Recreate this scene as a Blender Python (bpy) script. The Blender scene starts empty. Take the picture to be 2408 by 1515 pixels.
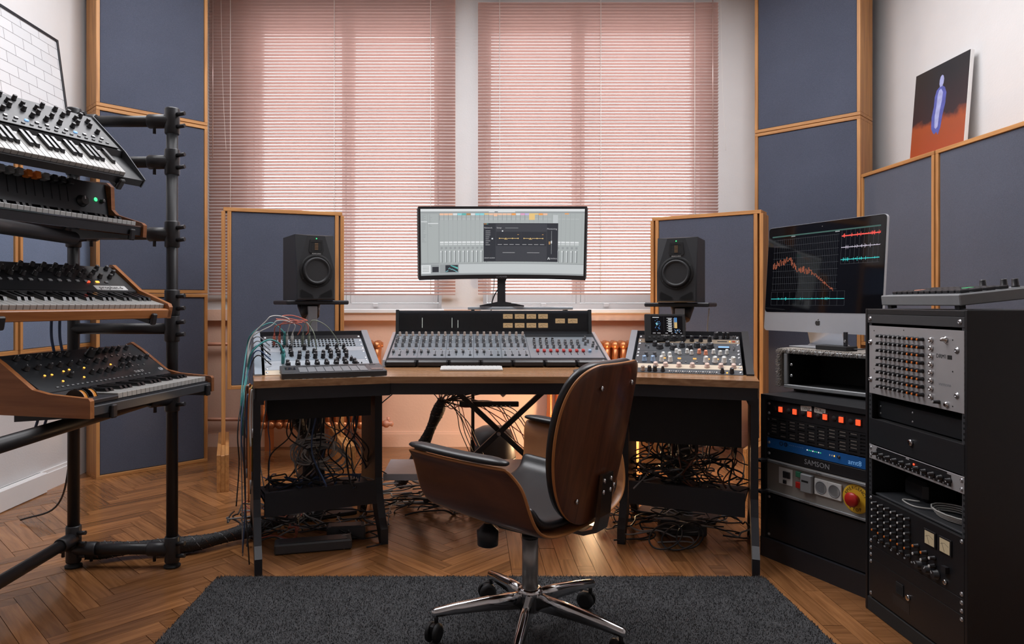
import bpy, math, random
from mathutils import Vector, Matrix
SC = bpy.context.scene
C = SC.collection
R = math.radians
rnd = random.Random(7)

# ------------------------------------------------------------------ camera, world, light, exposure
CAM_H = 1.12
cam_d = bpy.data.cameras.new('camera')
cam_d.sensor_width = 36.0
cam_d.lens = 36.0 * 1616 / 2408
cam_d.shift_x = (1204 - 1110) / 2408
cam_d.shift_y = -(757.5 - 712) / 2408
cam_d.clip_start = 0.05
cam = bpy.data.objects.new('camera', cam_d)
C.objects.link(cam)
cam.location = (0, 0, CAM_H)
cam.rotation_euler = (R(90), 0, 0)
SC.camera = cam

world = bpy.data.worlds.new('daylight')
SC.world = world
world.use_nodes = True
wn = world.node_tree.nodes
wn['Background'].inputs[0].default_value = (0.93, 0.96, 1.0, 1)
wn['Background'].inputs[1].default_value = 3.6

SC.view_settings.view_transform = 'Standard'
SC.view_settings.look = 'None'
SC.view_settings.gamma = 1.0
SC.view_settings.use_curve_mapping = False
SC.view_settings.exposure = 0.0
SC.cycles.max_bounces = 6
SC.cycles.diffuse_bounces = 4
SC.cycles.glossy_bounces = 3
SC.cycles.use_adaptive_sampling = True
SC.cycles.adaptive_threshold = 0.05
SC.cycles.use_denoising = True
SC.cycles.sample_clamp_indirect = 8.0

def area_light(name, loc, rot, sx, sy, energy, color=(1, 1, 1), portal=False):
    d = bpy.data.lights.new(name, 'AREA')
    d.shape = 'RECTANGLE'; d.size = sx; d.size_y = sy; d.energy = energy; d.color = color
    o = bpy.data.objects.new(name, d)
    C.objects.link(o)
    o.location = loc; o.rotation_euler = rot
    d.cycles.is_portal = portal
    return o
# portals: sky light enters through the two front windows
area_light('window_portal', (-0.98, 5.75, 2.22), (R(-90), 0, 0), 1.5, 2.33, 1, portal=True)
area_light('window_portal', (0.95, 5.75, 2.22), (R(-90), 0, 0), 1.75, 2.33, 1, portal=True)
# added soft fill under the ceiling, out of view, for no known lamp
area_light('ceiling_fill', (-1.1, 3.3, 3.52), (0, 0, 0), 1.6, 1.9, 70, (0.97, 0.97, 1.0))
area_light('ceiling_fill', (1.3, 3.3, 3.52), (0, 0, 0), 1.6, 1.9, 70, (0.97, 0.97, 1.0))

# ------------------------------------------------------------------ mesh helpers
class MB:
    def __init__(s):
        s.v = []; s.f = []; s.m = []; s.s = []
    def add(s, vs, fs, mi=0, M=None, smooth=False):
        o = len(s.v)
        if M is None:
            s.v.extend(tuple(v) for v in vs)
        else:
            s.v.extend(tuple(M @ Vector(v)) for v in vs)
        for f in fs:
            s.f.append(tuple(i + o for i in f)); s.m.append(mi); s.s.append(smooth)
        return s
    def box(s, x0, x1, y0, y1, z0, z1, mi=0, M=None, b=0.0):
        if b <= 0:
            vs = [(x, y, z) for z in (z0, z1) for y in (y0, y1) for x in (x0, x1)]
            fs = [(0, 2, 3, 1), (4, 5, 7, 6), (0, 1, 5, 4), (2, 6, 7, 3), (0, 4, 6, 2), (1, 3, 7, 5)]
            return s.add(vs, fs, mi, M)
        lo = (x0, y0, z0); hi = (x1, y1, z1)
        vs = []; idx = {}
        for sx in (0, 1):
            for sy in (0, 1):
                for sz in (0, 1):
                    sg = (sx, sy, sz)
                    for a in range(3):
                        p = []
                        for k in range(3):
                            e = hi[k] if sg[k] else lo[k]
                            if k != a:
                                e += -b if sg[k] else b
                            p.append(e)
                        idx[(sg, a)] = len(vs); vs.append(tuple(p))
        fs = []
        def sgn(a, va, b_, vb, c_, vc):
            t = [0, 0, 0]; t[a] = va; t[b_] = vb; t[c_] = vc
            return tuple(t)
        for a in range(3):
            u, w = (a + 1) % 3, (a + 2) % 3
            for va in (0, 1):
                fs.append([idx[(sgn(a, va, u, p, w, q), a)] for p, q in ((0, 0), (1, 0), (1, 1), (0, 1))])
        for a in range(3):
            u, w = (a + 1) % 3, (a + 2) % 3
            for p in (0, 1):
                for q in (0, 1):
                    fs.append([idx[(sgn(a, 0, u, p, w, q), u)], idx[(sgn(a, 1, u, p, w, q), u)],
                               idx[(sgn(a, 1, u, p, w, q), w)], idx[(sgn(a, 0, u, p, w, q), w)]])
        for sx in (0, 1):
            for sy in (0, 1):
                for sz in (0, 1):
                    fs.append([idx[((sx, sy, sz), a)] for a in range(3)])
        c = Vector([(l + h) / 2 for l, h in zip(lo, hi)])
        out = []
        for f in fs:
            p = [Vector(vs[i]) for i in f]
            n = (p[1] - p[0]).cross(p[2] - p[0])
            m = sum(p, Vector()) / len(p)
            out.append(tuple(f) if n.dot(m - c) > 0 else tuple(reversed(f)))
        return s.add(vs, out, mi, M)
    def prism(s, poly, z0, z1, mi=0, M=None):
        n = len(poly)
        ar = sum(poly[i][0] * poly[(i + 1) % n][1] - poly[(i + 1) % n][0] * poly[i][1] for i in range(n))
        if ar < 0:
            poly = list(reversed(poly))
        vs = [(x, y, z0) for x, y in poly] + [(x, y, z1) for x, y in poly]
        fs = [tuple(reversed(range(n))), tuple(range(n, 2 * n))]
        fs += [(i, (i + 1) % n, n + (i + 1) % n, n + i) for i in range(n)]
        return s.add(vs, fs, mi, M)
    def tube(s, pts, r, n=6, mi=0, M=None, caps=True):
        pts = [Vector(p) for p in pts]
        rr = r if isinstance(r, (list, tuple)) else [r] * len(pts)
        vs = []; fs = []
        up = None
        for i, p in enumerate(pts):
            a = pts[max(i - 1, 0)]; b = pts[min(i + 1, len(pts) - 1)]
            t = (b - a)
            t = t.normalized() if t.length > 1e-9 else Vector((0, 0, 1))
            if up is None:
                up = Vector((0, 0, 1)) if abs(t.z) < 0.9 else Vector((1, 0, 0))
            x = up.cross(t)
            if x.length < 1e-6:
                x = Vector((1, 0, 0)).cross(t)
            x.normalize(); y = t.cross(x); up = y
            for k in range(n):
                q = 2 * math.pi * k / n
                vs.append(p + (x * math.cos(q) + y * math.sin(q)) * rr[i])
        for i in range(len(pts) - 1):
            for k in range(n):
                fs.append((i * n + k, i * n + (k + 1) % n, (i + 1) * n + (k + 1) % n, (i + 1) * n + k))
        s.add(vs, fs, mi, M, True)
        if caps:
            o = len(s.v) - len(vs)
            s.f.append(tuple(o + k for k in reversed(range(n)))); s.m.append(mi); s.s.append(False)
            e = o + (len(pts) - 1) * n
            s.f.append(tuple(e + k for k in range(n))); s.m.append(mi); s.s.append(False)
        return s
    def cyl(s, p0, p1, r, r1=None, n=14, mi=0, M=None):
        return s.tube([p0, p1], [r, r if r1 is None else r1], n, mi, M)
    def lathe(s, prof, n=16, mi=0, M=None, smooth=True):
        # prof: (radius, z) pairs, around local z
        vs = []; fs = []
        for r, z in prof:
            for k in range(n):
                q = 2 * math.pi * k / n
                vs.append((r * math.cos(q), r * math.sin(q), z))
        for i in range(len(prof) - 1):
            for k in range(n):
                fs.append((i * n + k, i * n + (k + 1) % n, (i + 1) * n + (k + 1) % n, (i + 1) * n + k))
        s.add(vs, fs, mi, M, smooth)
        o = len(s.v) - len(vs)
        if prof[0][0] > 1e-6:
            s.f.append(tuple(o + k for k in reversed(range(n)))); s.m.append(mi); s.s.append(False)
        if prof[-1][0] > 1e-6:
            e = o + (len(prof) - 1) * n
            s.f.append(tuple(e + k for k in range(n))); s.m.append(mi); s.s.append(False)
        return s
    def grid(s, P, mi=0, smooth=True):
        nu = len(P); nv = len(P[0])
        vs = [p for row in P for p in row]
        fs = [(i * nv + j, (i + 1) * nv + j, (i + 1) * nv + j + 1, i * nv + j + 1) for i in range(nu - 1) for j in range(nv - 1)]
        return s.add(vs, fs, mi, None, smooth)
    def mesh(s, name, mats):
        me = bpy.data.meshes.new(name)
        me.from_pydata(s.v, [], s.f)
        for m in (mats if isinstance(mats, (list, tuple)) else [mats]):
            me.materials.append(MAT[m] if isinstance(m, str) else m)
        me.polygons.foreach_set('material_index', s.m)
        me.polygons.foreach_set('use_smooth', s.s)
        me.update()
        return me
    def build(s, name, mats, parent=None, M=None):
        return inst(name, s.mesh(name, mats), parent, M)

def inst(name, me, parent=None, M=None):
    o = bpy.data.objects.new(name, me)
    C.objects.link(o)
    if parent is not None:
        o.parent = parent
    if M is not None:
        o.matrix_basis = M
    return o
def T(x, y, z): return Matrix.Translation((x, y, z))
def RX(a): return Matrix.Rotation(R(a), 4, 'X')
def RY(a): return Matrix.Rotation(R(a), 4, 'Y')
def RZ(a): return Matrix.Rotation(R(a), 4, 'Z')
def basis(o, x, y, z):
    x, y, z = Vector(x).normalized(), Vector(y).normalized(), Vector(z).normalized()
    return Matrix(((x.x, y.x, z.x, o[0]), (x.y, y.y, z.y, o[1]), (x.z, y.z, z.z, o[2]), (0, 0, 0, 1)))
def tag(o, label=None, cat=None, group=None, kind=None):
    if label: o['label'] = label
    if cat: o['category'] = cat
    if group: o['group'] = group
    if kind: o['kind'] = kind
    return o
def thing(name, label, cat, M=None, group=None):
    o = bpy.data.objects.new(name, None)
    C.objects.link(o)
    o.empty_display_size = 0.05
    if M is not None:
        o.matrix_basis = M
    return tag(o, label, cat, group)
def inv(o): return o.matrix_basis.inverted()
def spline(pts, k=8):
    pts = [Vector(p) for p in pts]
    P = [pts[0] * 2 - pts[1]] + pts + [pts[-1] * 2 - pts[-2]]
    out = []
    for i in range(1, len(P) - 2):
        a, b, c, d = P[i - 1], P[i], P[i + 1], P[i + 2]
        for j in range(k):
            t = j / k
            out.append(0.5 * ((2 * b) + (c - a) * t + (2 * a - 5 * b + 4 * c - d) * t * t + (3 * b - a - 3 * c + d) * t ** 3))
    out.append(pts[-1])
    return out
def text(s, size, mat, parent, M, name='lettering', align='CENTER', ext=0.0002):
    cu = bpy.data.curves.new(name, 'FONT')
    cu.body = s; cu.size = size; cu.align_x = align; cu.align_y = 'CENTER'; cu.extrude = ext
    cu.resolution_u = 2
    cu.materials.append(MAT[mat])
    tmp = bpy.data.objects.new(name, cu)
    me = bpy.data.meshes.new_from_object(tmp)
    bpy.data.objects.remove(tmp); bpy.data.curves.remove(cu)
    me.materials.clear(); me.materials.append(MAT[mat])
    return inst(name, me, parent, M)

# ------------------------------------------------------------------ materials
MAT = {}
def _nodes(name):
    m = bpy.data.materials.new(name)
    m.use_nodes = True
    MAT[name] = m
    nt = m.node_tree
    return m, nt, nt.nodes['Principled BSDF']
def mat(name, col, rough=0.5, metal=0.0, var=0.08, scale=30.0, bump=0.0, bscale=None, coat=0.0, spec=0.5):
    m, nt, b = _nodes(name)
    b.inputs['Roughness'].default_value = rough
    b.inputs['Metallic'].default_value = metal
    b.inputs['Coat Weight'].default_value = coat
    b.inputs['Specular IOR Level'].default_value = spec
    tc = nt.nodes.new('ShaderNodeTexCoord')
    nz = nt.nodes.new('ShaderNodeTexNoise')
    nz.inputs['Scale'].default_value = scale
    nz.inputs['Detail'].default_value = 3
    nt.links.new(tc.outputs['Object'], nz.inputs['Vector'])
    mx = nt.nodes.new('ShaderNodeMix'); mx.data_type = 'RGBA'
    mx.inputs[6].default_value = tuple(c * (1 - var) for c in col) + (1,)
    mx.inputs[7].default_value = tuple(min(1, c * (1 + var)) for c in col) + (1,)
    nt.links.new(nz.outputs['Fac'], mx.inputs[0])
    nt.links.new(mx.outputs[2], b.inputs['Base Color'])
    if bump > 0:
        n2 = nz
        if bscale:
            n2 = nt.nodes.new('ShaderNodeTexNoise')
            n2.inputs['Scale'].default_value = bscale
            nt.links.new(tc.outputs['Object'], n2.inputs['Vector'])
        bp = nt.nodes.new('ShaderNodeBump')
        bp.inputs['Strength'].default_value = bump
        bp.inputs['Distance'].default_value = 0.003
        nt.links.new(n2.outputs['Fac'], bp.inputs['Height'])
        nt.links.new(bp.outputs['Normal'], b.inputs['Normal'])
    return m
def wood(name, c1, c2, stretch=(2, 30, 30), rough=0.4, rand=0.0, coat=0.0, spec=0.5, knots=False):
    # grain runs along the local axis with the small stretch value
    m, nt, b = _nodes(name)
    b.inputs['Roughness'].default_value = rough
    b.inputs['Coat Weight'].default_value = coat
    b.inputs['Specular IOR Level'].default_value = spec
    tc = nt.nodes.new('ShaderNodeTexCoord')
    mp = nt.nodes.new('ShaderNodeMapping')
    mp.inputs['Scale'].default_value = stretch
    oi = nt.nodes.new('ShaderNodeObjectInfo')
    ad = nt.nodes.new('ShaderNodeVectorMath'); ad.operation = 'MULTIPLY_ADD'
    nt.links.new(oi.outputs['Random'], ad.inputs[0])
    ad.inputs[1].default_value = (17, 23, 31)
    nt.links.new(tc.outputs['Object'], mp.inputs['Vector'])
    nt.links.new(mp.outputs['Vector'], ad.inputs[2])
    n1 = nt.nodes.new('ShaderNodeTexNoise'); n1.inputs['Scale'].default_value = 1.6; n1.inputs['Detail'].default_value = 6
    n1.inputs['Distortion'].default_value = 0.6
    nt.links.new(ad.outputs[0], n1.inputs['Vector'])
    cr = nt.nodes.new('ShaderNodeValToRGB')
    cr.color_ramp.elements[0].position = 0.32; cr.color_ramp.elements[0].color = c2 + (1,)
    cr.color_ramp.elements[1].position = 0.66; cr.color_ramp.elements[1].color = c1 + (1,)
    nt.links.new(n1.outputs['Fac'], cr.inputs['Fac'])
    col = cr.outputs['Color']
    if rand > 0:
        hs = nt.nodes.new('ShaderNodeHueSaturation')
        ma = nt.nodes.new('ShaderNodeMapRange')
        ma.inputs['To Min'].default_value = 1 - rand; ma.inputs['To Max'].default_value = 1 + rand
        nt.links.new(oi.outputs['Random'], ma.inputs['Value'])
        nt.links.new(ma.outputs['Result'], hs.inputs['Value'])
        nt.links.new(col, hs.inputs['Color'])
        col = hs.outputs['Color']
    nt.links.new(col, b.inputs['Base Color'])
    bp = nt.nodes.new('ShaderNodeBump'); bp.inputs['Strength'].default_value = 0.12; bp.inputs['Distance'].default_value = 0.002
    nt.links.new(n1.outputs['Fac'], bp.inputs['Height'])
    nt.links.new(bp.outputs['Normal'], b.inputs['Normal'])
    return m
def em(name, col, st=1.0):
    m, nt, b = _nodes(name)
    b.inputs['Base Color'].default_value = (0.01, 0.01, 0.01, 1)
    b.inputs['Roughness'].default_value = 0.35
    b.inputs['Emission Color'].default_value = col + (1,)
    b.inputs['Emission Strength'].default_value = st
    return m
def glass(name, col=(1, 1, 1), rough=0.0):
    m, nt, b = _nodes(name)
    nt.nodes.remove(b)
    tr = nt.nodes.new('ShaderNodeBsdfTransparent'); tr.inputs[0].default_value = col + (1,)
    gl = nt.nodes.new('ShaderNodeBsdfGlossy'); gl.inputs['Roughness'].default_value = rough
    fr = nt.nodes.new('ShaderNodeFresnel'); fr.inputs['IOR'].default_value = 1.45
    mx = nt.nodes.new('ShaderNodeMixShader')
    nt.links.new(fr.outputs[0], mx.inputs[0]); nt.links.new(tr.outputs[0], mx.inputs[1]); nt.links.new(gl.outputs[0], mx.inputs[2])
    nt.links.new(mx.outputs[0], nt.nodes['Material Output'].inputs[0])
    return m
def fabric(name, col, scale=420.0):
    m, nt, b = _nodes(name)
    b.inputs['Roughness'].default_value = 0.95
    b.inputs['Specular IOR Level'].default_value = 0.15
    b.inputs['Sheen Weight'].default_value = 0.25
    tc = nt.nodes.new('ShaderNodeTexCoord')
    n1 = nt.nodes.new('ShaderNodeTexNoise'); n1.inputs['Scale'].default_value = scale; n1.inputs['Detail'].default_value = 2
    n2 = nt.nodes.new('ShaderNodeTexNoise'); n2.inputs['Scale'].default_value = 3.0
    nt.links.new(tc.outputs['Object'], n1.inputs['Vector']); nt.links.new(tc.outputs['Object'], n2.inputs['Vector'])
    mx = nt.nodes.new('ShaderNodeMix'); mx.data_type = 'RGBA'
    mx.inputs[6].default_value = tuple(c * 0.55 for c in col) + (1,)
    mx.inputs[7].default_value = tuple(c * 1.45 for c in col) + (1,)
    nt.links.new(n1.outputs['Fac'], mx.inputs[0])
    m2 = nt.nodes.new('ShaderNodeMix'); m2.data_type = 'RGBA'; m2.blend_type = 'MULTIPLY'
    m2.inputs[0].default_value = 0.25
    nt.links.new(mx.outputs[2], m2.inputs[6]); nt.links.new(n2.outputs['Fac'], m2.inputs[7])
    nt.links.new(m2.outputs[2], b.inputs['Base Color'])
    bp = nt.nodes.new('ShaderNodeBump'); bp.inputs['Strength'].default_value = 0.4; bp.inputs['Distance'].default_value = 0.001
    nt.links.new(n1.outputs['Fac'], bp.inputs['Height']); nt.links.new(bp.outputs['Normal'], b.inputs['Normal'])
    return m

mat('plaster_white', (0.70, 0.69, 0.69), 0.9, var=0.04, scale=6, bump=0.25, bscale=90)
mat('plaster_warm_lit', (0.78, 0.52, 0.39), 0.9, var=0.07, scale=4, bump=0.3, bscale=70)  # cream plaster below the sill, with the warm light put into its colour
mat('ceiling_white', (0.8, 0.8, 0.79), 0.9, var=0.02, scale=4)
mat('paint_white', (0.88, 0.88, 0.88), 0.4, var=0.03, scale=8)
mat('slat_copper', (0.80, 0.59, 0.54), 0.27, metal=0.5, var=0.05, scale=5)
mat('cord_white', (0.85, 0.83, 0.80), 0.8)
wood('pine_z', (0.55, 0.265, 0.088), (0.36, 0.155, 0.047), (26, 26, 1.8), 0.5)
wood('pine_x', (0.57, 0.28, 0.094), (0.38, 0.165, 0.05), (1.8, 26, 26), 0.5)
fabric('fabric_blue', (0.086, 0.098, 0.140))
fabric('fabric_light_blue', (0.14, 0.19, 0.30))
wood('oak_plank', (0.36, 0.16, 0.060), (0.215, 0.088, 0.031), (2.5, 34, 34), 0.2, rand=0.3, spec=0.55)
mat('subfloor', (0.03, 0.017, 0.01), 0.9)
mat('black_metal', (0.012, 0.012, 0.014), 0.42, var=0.2, scale=60)
mat('black_satin', (0.019, 0.020, 0.025), 0.42, var=0.1)
mat('black_matte', (0.013, 0.013, 0.014), 0.75, var=0.2)
mat('black_plastic', (0.02, 0.02, 0.023), 0.4)
mat('speaker_black', (0.028, 0.030, 0.034), 0.55, var=0.15, scale=200)
mat('cone_black', (0.03, 0.031, 0.034), 0.5)
mat('dark_hole', (0.004, 0.004, 0.005), 0.9)
mat('pole_grey', (0.62, 0.66, 0.72), 0.35, metal=0.2)
mat('chrome', (0.75, 0.75, 0.76), 0.12, metal=1.0, var=0.02)
mat('steel', (0.5, 0.51, 0.53), 0.3, metal=0.9, var=0.05)
mat('aluminium', (0.62, 0.64, 0.67), 0.33, metal=0.75, var=0.04)
mat('panel_silver', (0.48, 0.53, 0.58), 0.35, metal=0.55, var=0.05)
mat('panel_steel_blue', (0.34, 0.40, 0.46), 0.35, metal=0.5, var=0.06)
mat('panel_cream', (0.62, 0.52, 0.40), 0.45, var=0.05)
mat('panel_black', (0.013, 0.0135, 0.016), 0.4, var=0.15)
mat('panel_grey', (0.075, 0.08, 0.088), 0.4, metal=0.3, var=0.1)
mat('panel_greige', (0.26, 0.235, 0.21), 0.5, var=0.05)
mat('panel_blue', (0.012, 0.12, 0.40), 0.35, var=0.08)
mat('knob_white', (0.7, 0.7, 0.68), 0.4)
mat('knob_grey', (0.10, 0.10, 0.105), 0.4)
mat('knob_pink', (0.75, 0.55, 0.47), 0.45)
mat('knob_blue', (0.30, 0.42, 0.60), 0.4)
mat('knob_salmon', (0.85, 0.33, 0.20), 0.45)
mat('knob_red', (0.5, 0.035, 0.03), 0.4)
mat('knob_orange', (0.85, 0.22, 0.03), 0.45)
mat('knob_brown', (0.38, 0.30, 0.25), 0.4)
mat('print_white', (0.75, 0.75, 0.75), 0.6)
mat('print_grey', (0.30, 0.31, 0.33), 0.6)
mat('print_black', (0.02, 0.02, 0.02), 0.6)
mat('key_white', (0.42, 0.415, 0.40), 0.3, var=0.02)
mat('key_grey', (0.42, 0.42, 0.41), 0.35, var=0.02)
mat('key_black', (0.014, 0.014, 0.016), 0.22)
wood('walnut_x', (0.30, 0.115, 0.045), (0.17, 0.06, 0.024), (2.0, 30, 30), 0.35, coat=0.2)
wood('cherry_x', (0.47, 0.185, 0.06), (0.33, 0.115, 0.035), (2.0, 30, 30), 0.35, coat=0.2)
wood('cherry_y', (0.47, 0.185, 0.06), (0.33, 0.115, 0.035), (30, 2.0, 30), 0.35, coat=0.2)
wood('desk_wood', (0.44, 0.235, 0.115), (0.26, 0.125, 0.055), (1.6, 26, 26), 0.24, spec=0.5)
mat('copper_paint', (0.62, 0.24, 0.095), 0.33, metal=0.65, var=0.12, scale=12)
mat('radiator_pink', (0.62, 0.30, 0.20), 0.45, metal=0.2, var=0.08)
mat('rug_dark', (0.065, 0.065, 0.068), 1.0, var=0.35, scale=18, spec=0.1)
mat('rug_tuft', (0.092, 0.092, 0.096), 1.0, var=0.5, scale=14, spec=0.1)
mat('tan_rug', (0.32, 0.29, 0.26), 1.0, var=0.4, scale=90, spec=0.1)
wood('chair_wood_out', (0.165, 0.054, 0.022), (0.070, 0.021, 0.0095), (30, 2.2, 2.2), 0.34, coat=0.25)
wood('chair_wood_in', (0.42, 0.18, 0.07), (0.28, 0.105, 0.038), (34, 3, 2), 0.4)
mat('chair_edge', (0.50, 0.205, 0.062), 0.4, var=0.15, scale=20)
mat('leather_black', (0.018, 0.018, 0.02), 0.33, var=0.1, bump=0.08, bscale=350)
mat('rubber', (0.012, 0.012, 0.013), 0.65)
mat('cable_black', (0.022, 0.022, 0.025), 0.45)
mat('cable_grey', (0.32, 0.325, 0.335), 0.45)
mat('cable_white', (0.62, 0.61, 0.58), 0.45)
mat('cable_teal', (0.06, 0.30, 0.30), 0.45)
mat('cable_red', (0.52, 0.13, 0.085), 0.45)
mat('cable_olive', (0.22, 0.25, 0.19), 0.45)
mat('cable_orange', (0.62, 0.20, 0.05), 0.45)
mat('cable_blue', (0.045, 0.085, 0.19), 0.45)
mat('cable_brown', (0.19, 0.075, 0.045), 0.45)
mat('cable_yellow', (0.50, 0.38, 0.12), 0.45)
mat('braid', (0.02, 0.02, 0.022), 0.6, var=0.5, scale=220, bump=1.0, bscale=160)
mat('white_plastic', (0.62, 0.62, 0.61), 0.4, var=0.02)
mat('grey_plastic', (0.24, 0.25, 0.26), 0.5)
mat('dark_grey_plastic', (0.055, 0.057, 0.062), 0.45)
mat('paper_tape', (0.62, 0.60, 0.55), 0.8)
mat('yellow_plastic', (0.80, 0.48, 0.03), 0.45)
mat('red_plastic', (0.45, 0.02, 0.015), 0.3)
mat('green_plastic', (0.03, 0.16, 0.09), 0.4)
mat('screen_glass', (0.004, 0.004, 0.006), 0.05, var=0.0)
em('led_green', (0.05, 1.0, 0.25), 2.0)
em('led_orange', (1.0, 0.42, 0.06), 2.2)
em('wheel_glow', (0.9, 0.33, 0.05), 0.55)
mat('panel_grey_dark', (0.035, 0.038, 0.043), 0.35, metal=0.4)
mat('console_grey', (0.33, 0.37, 0.415), 0.3, metal=0.5, var=0.05)
mat('cheek_grey', (0.32, 0.34, 0.37), 0.4, metal=0.5)
mat('panel_bronze', (0.30, 0.235, 0.17), 0.4, metal=0.4)
mat('shelf_grey', (0.58, 0.64, 0.73), 0.3)
mat('grey_plastic_light', (0.20, 0.21, 0.225), 0.45)
mat('tweeter_gold', (0.45, 0.29, 0.17), 0.35, metal=0.7)
em('led_red_dim', (0.6, 0.08, 0.03), 0.6)
mat('aluminium_dull', (0.30, 0.31, 0.32), 0.45, metal=0.5)
mat('aluminium_bright', (0.60, 0.62, 0.66), 0.35, metal=0.6, var=0.03)
mat('panel_silver_light', (0.50, 0.49, 0.50), 0.42, metal=0.35, var=0.05)
mat('knob_cap_grey', (0.40, 0.40, 0.40), 0.35)
mat('paint_blue', (0.10, 0.12, 0.42), 0.5, var=0.4, scale=25)
mat('paint_pale_blue', (0.38, 0.42, 0.72), 0.5, var=0.3, scale=30)
em('led_green_dim', (0.05, 0.7, 0.25), 0.9)
em('led_blue_dim', (0.20, 0.45, 0.80), 0.6)
em('rocker_red', (1.0, 0.07, 0.02), 1.6)
mat('bracket_metal', (0.16, 0.13, 0.11), 0.22, metal=0.9)
mat('dull_steel', (0.40, 0.39, 0.38), 0.38, metal=0.7, var=0.15, scale=25)
em('assumed_bulb_warm', (1.0, 0.64, 0.34), 270.0)  # bulb of the unseen lamp assumed behind the desk
em('led_red', (1.0, 0.06, 0.02), 2.5)
em('led_white', (0.9, 0.9, 0.75), 1.4)
em('led_blue', (0.25, 0.5, 1.0), 1.3)
em('amber_button', (1.0, 0.52, 0.13), 1.1)
em('vu_amber', (0.70, 0.42, 0.20), 0.85)
em('vu_cream', (0.50, 0.38, 0.24), 0.5)
em('scr_grey', (0.40, 0.43, 0.43), 1.0)
em('scr_light', (0.52, 0.55, 0.56), 1.0)
em('scr_white', (0.72, 0.74, 0.75), 1.0)
em('scr_mid', (0.30, 0.32, 0.33), 1.0)
em('scr_line', (0.10, 0.11, 0.12), 1.0)
em('scr_dark', (0.030, 0.033, 0.042), 1.0)
em('scr_dark_soft', (0.05, 0.053, 0.064), 1.0)
em('scr_text', (0.5, 0.5, 0.52), 1.0)
em('scr_orange', (0.90, 0.36, 0.10), 1.0)
em('scr_peach', (0.85, 0.52, 0.36), 1.0)
em('scr_cyan', (0.25, 0.65, 0.70), 1.0)
em('scr_teal', (0.12, 0.45, 0.42), 1.0)
em('scr_pink', (0.75, 0.35, 0.55), 1.0)
em('scr_violet', (0.52, 0.46, 0.75), 1.0)
em('scr_gold', (0.80, 0.55, 0.22), 1.0)
em('scr_brown', (0.45, 0.25, 0.10), 1.0)
em('scr_black', (0.004, 0.004, 0.007), 1.0)
em('scr_red', (0.90, 0.09, 0.07), 1.0)
em('scr_coral', (0.50, 0.13, 0.06), 1.0)
em('scr_aqua', (0.04, 0.60, 0.58), 1.0)
em('scr_grid', (0.055, 0.06, 0.07), 1.0)
em('scr_lilac', (0.55, 0.50, 0.60), 1.0)
em('scr_blue', (0.10, 0.30, 0.65), 1.0)
em('scr_header', (0.035, 0.10, 0.085), 1.0)
mat('bridge_black', (0.032, 0.035, 0.042), 0.4)
glass('window_glass')
glass('bridge_glass', (0.8, 0.83, 0.86))

def painting_ground():
    m, nt, b = _nodes('painting_ground')
    b.inputs['Roughness'].default_value = 0.22
    tc = nt.nodes.new('ShaderNodeTexCoord'); sp = nt.nodes.new('ShaderNodeSeparateXYZ')
    nt.links.new(tc.outputs['Object'], sp.inputs[0])
    nz = nt.nodes.new('ShaderNodeTexNoise'); nz.inputs['Scale'].default_value = 9; nz.inputs['Detail'].default_value = 6
    nt.links.new(tc.outputs['Object'], nz.inputs['Vector'])
    md = nt.nodes.new('ShaderNodeMath'); md.operation = 'MULTIPLY_ADD'; md.inputs[1].default_value = 0.16
    nt.links.new(nz.outputs['Fac'], md.inputs[0]); nt.links.new(sp.outputs['Y'], md.inputs[2])
    cr = nt.nodes.new('ShaderNodeValToRGB')
    e = cr.color_ramp.elements
    e[0].position = 0.0; e[0].color = (0.42, 0.075, 0.03, 1)
    e[1].position = 0.30; e[1].color = (0.36, 0.085, 0.035, 1)
    n1 = e.new(0.345); n1.color = (0.045, 0.03, 0.035, 1)
    n2 = e.new(0.6); n2.color = (0.03, 0.032, 0.036, 1)
    nt.links.new(md.outputs[0], cr.inputs['Fac']); nt.links.new(cr.outputs['Color'], b.inputs['Base Color'])
painting_ground()
def brick_print():
    m, nt, b = _nodes('brick_print')
    b.inputs['Roughness'].default_value = 0.2
    tc = nt.nodes.new('ShaderNodeTexCoord')
    br = nt.nodes.new('ShaderNodeTexBrick')
    br.inputs['Scale'].default_value = 1.0; br.inputs['Brick Width'].default_value = 0.16; br.inputs['Row Height'].default_value = 0.062
    br.inputs['Mortar Size'].default_value = 0.0016
    br.inputs['Color1'].default_value = (0.72, 0.73, 0.75, 1); br.inputs['Color2'].default_value = (0.66, 0.67, 0.69, 1); br.inputs['Mortar'].default_value = (0.22, 0.22, 0.23, 1)
    nt.links.new(tc.outputs['Object'], br.inputs['Vector']); nt.links.new(br.outputs['Color'], b.inputs['Base Color'])
brick_print()
# ------------------------------------------------------------------ the room
XL, XR, YF, YB, ZC = -2.55, 2.86, 5.32, -2.2, 3.6
SILL = 1.067
OPEN = [(-1.74, -0.235, SILL, 3.38), (0.085, 1.82, SILL, 3.38)]
def struct(name, mb, m, parent=None):
    o = mb.build(name, m, parent)
    if parent is None:
        tag(o, kind='structure')
    return o
def wall_y(mb, x0, x1, y0, y1, z0, z1, holes):
    xs = sorted({x0, x1} | {h[0] for h in holes} | {h[1] for h in holes})
    for a, b in zip(xs[:-1], xs[1:]):
        hs = [h for h in holes if h[0] <= a + 1e-6 and h[1] >= b - 1e-6]
        if not hs:
            mb.box(a, b, y0, y1, z0, z1)
        else:
            h = hs[0]
            if h[2] > z0: mb.box(a, b, y0, y1, z0, h[2])
            if h[3] < z1: mb.box(a, b, y0, y1, h[3], z1)
m = MB(); wall_y(m, XL - 0.2, XR + 0.2, YF, YF + 0.38, SILL - 0.001, ZC, OPEN)
struct('wall_front', m, 'plaster_white')
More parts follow.
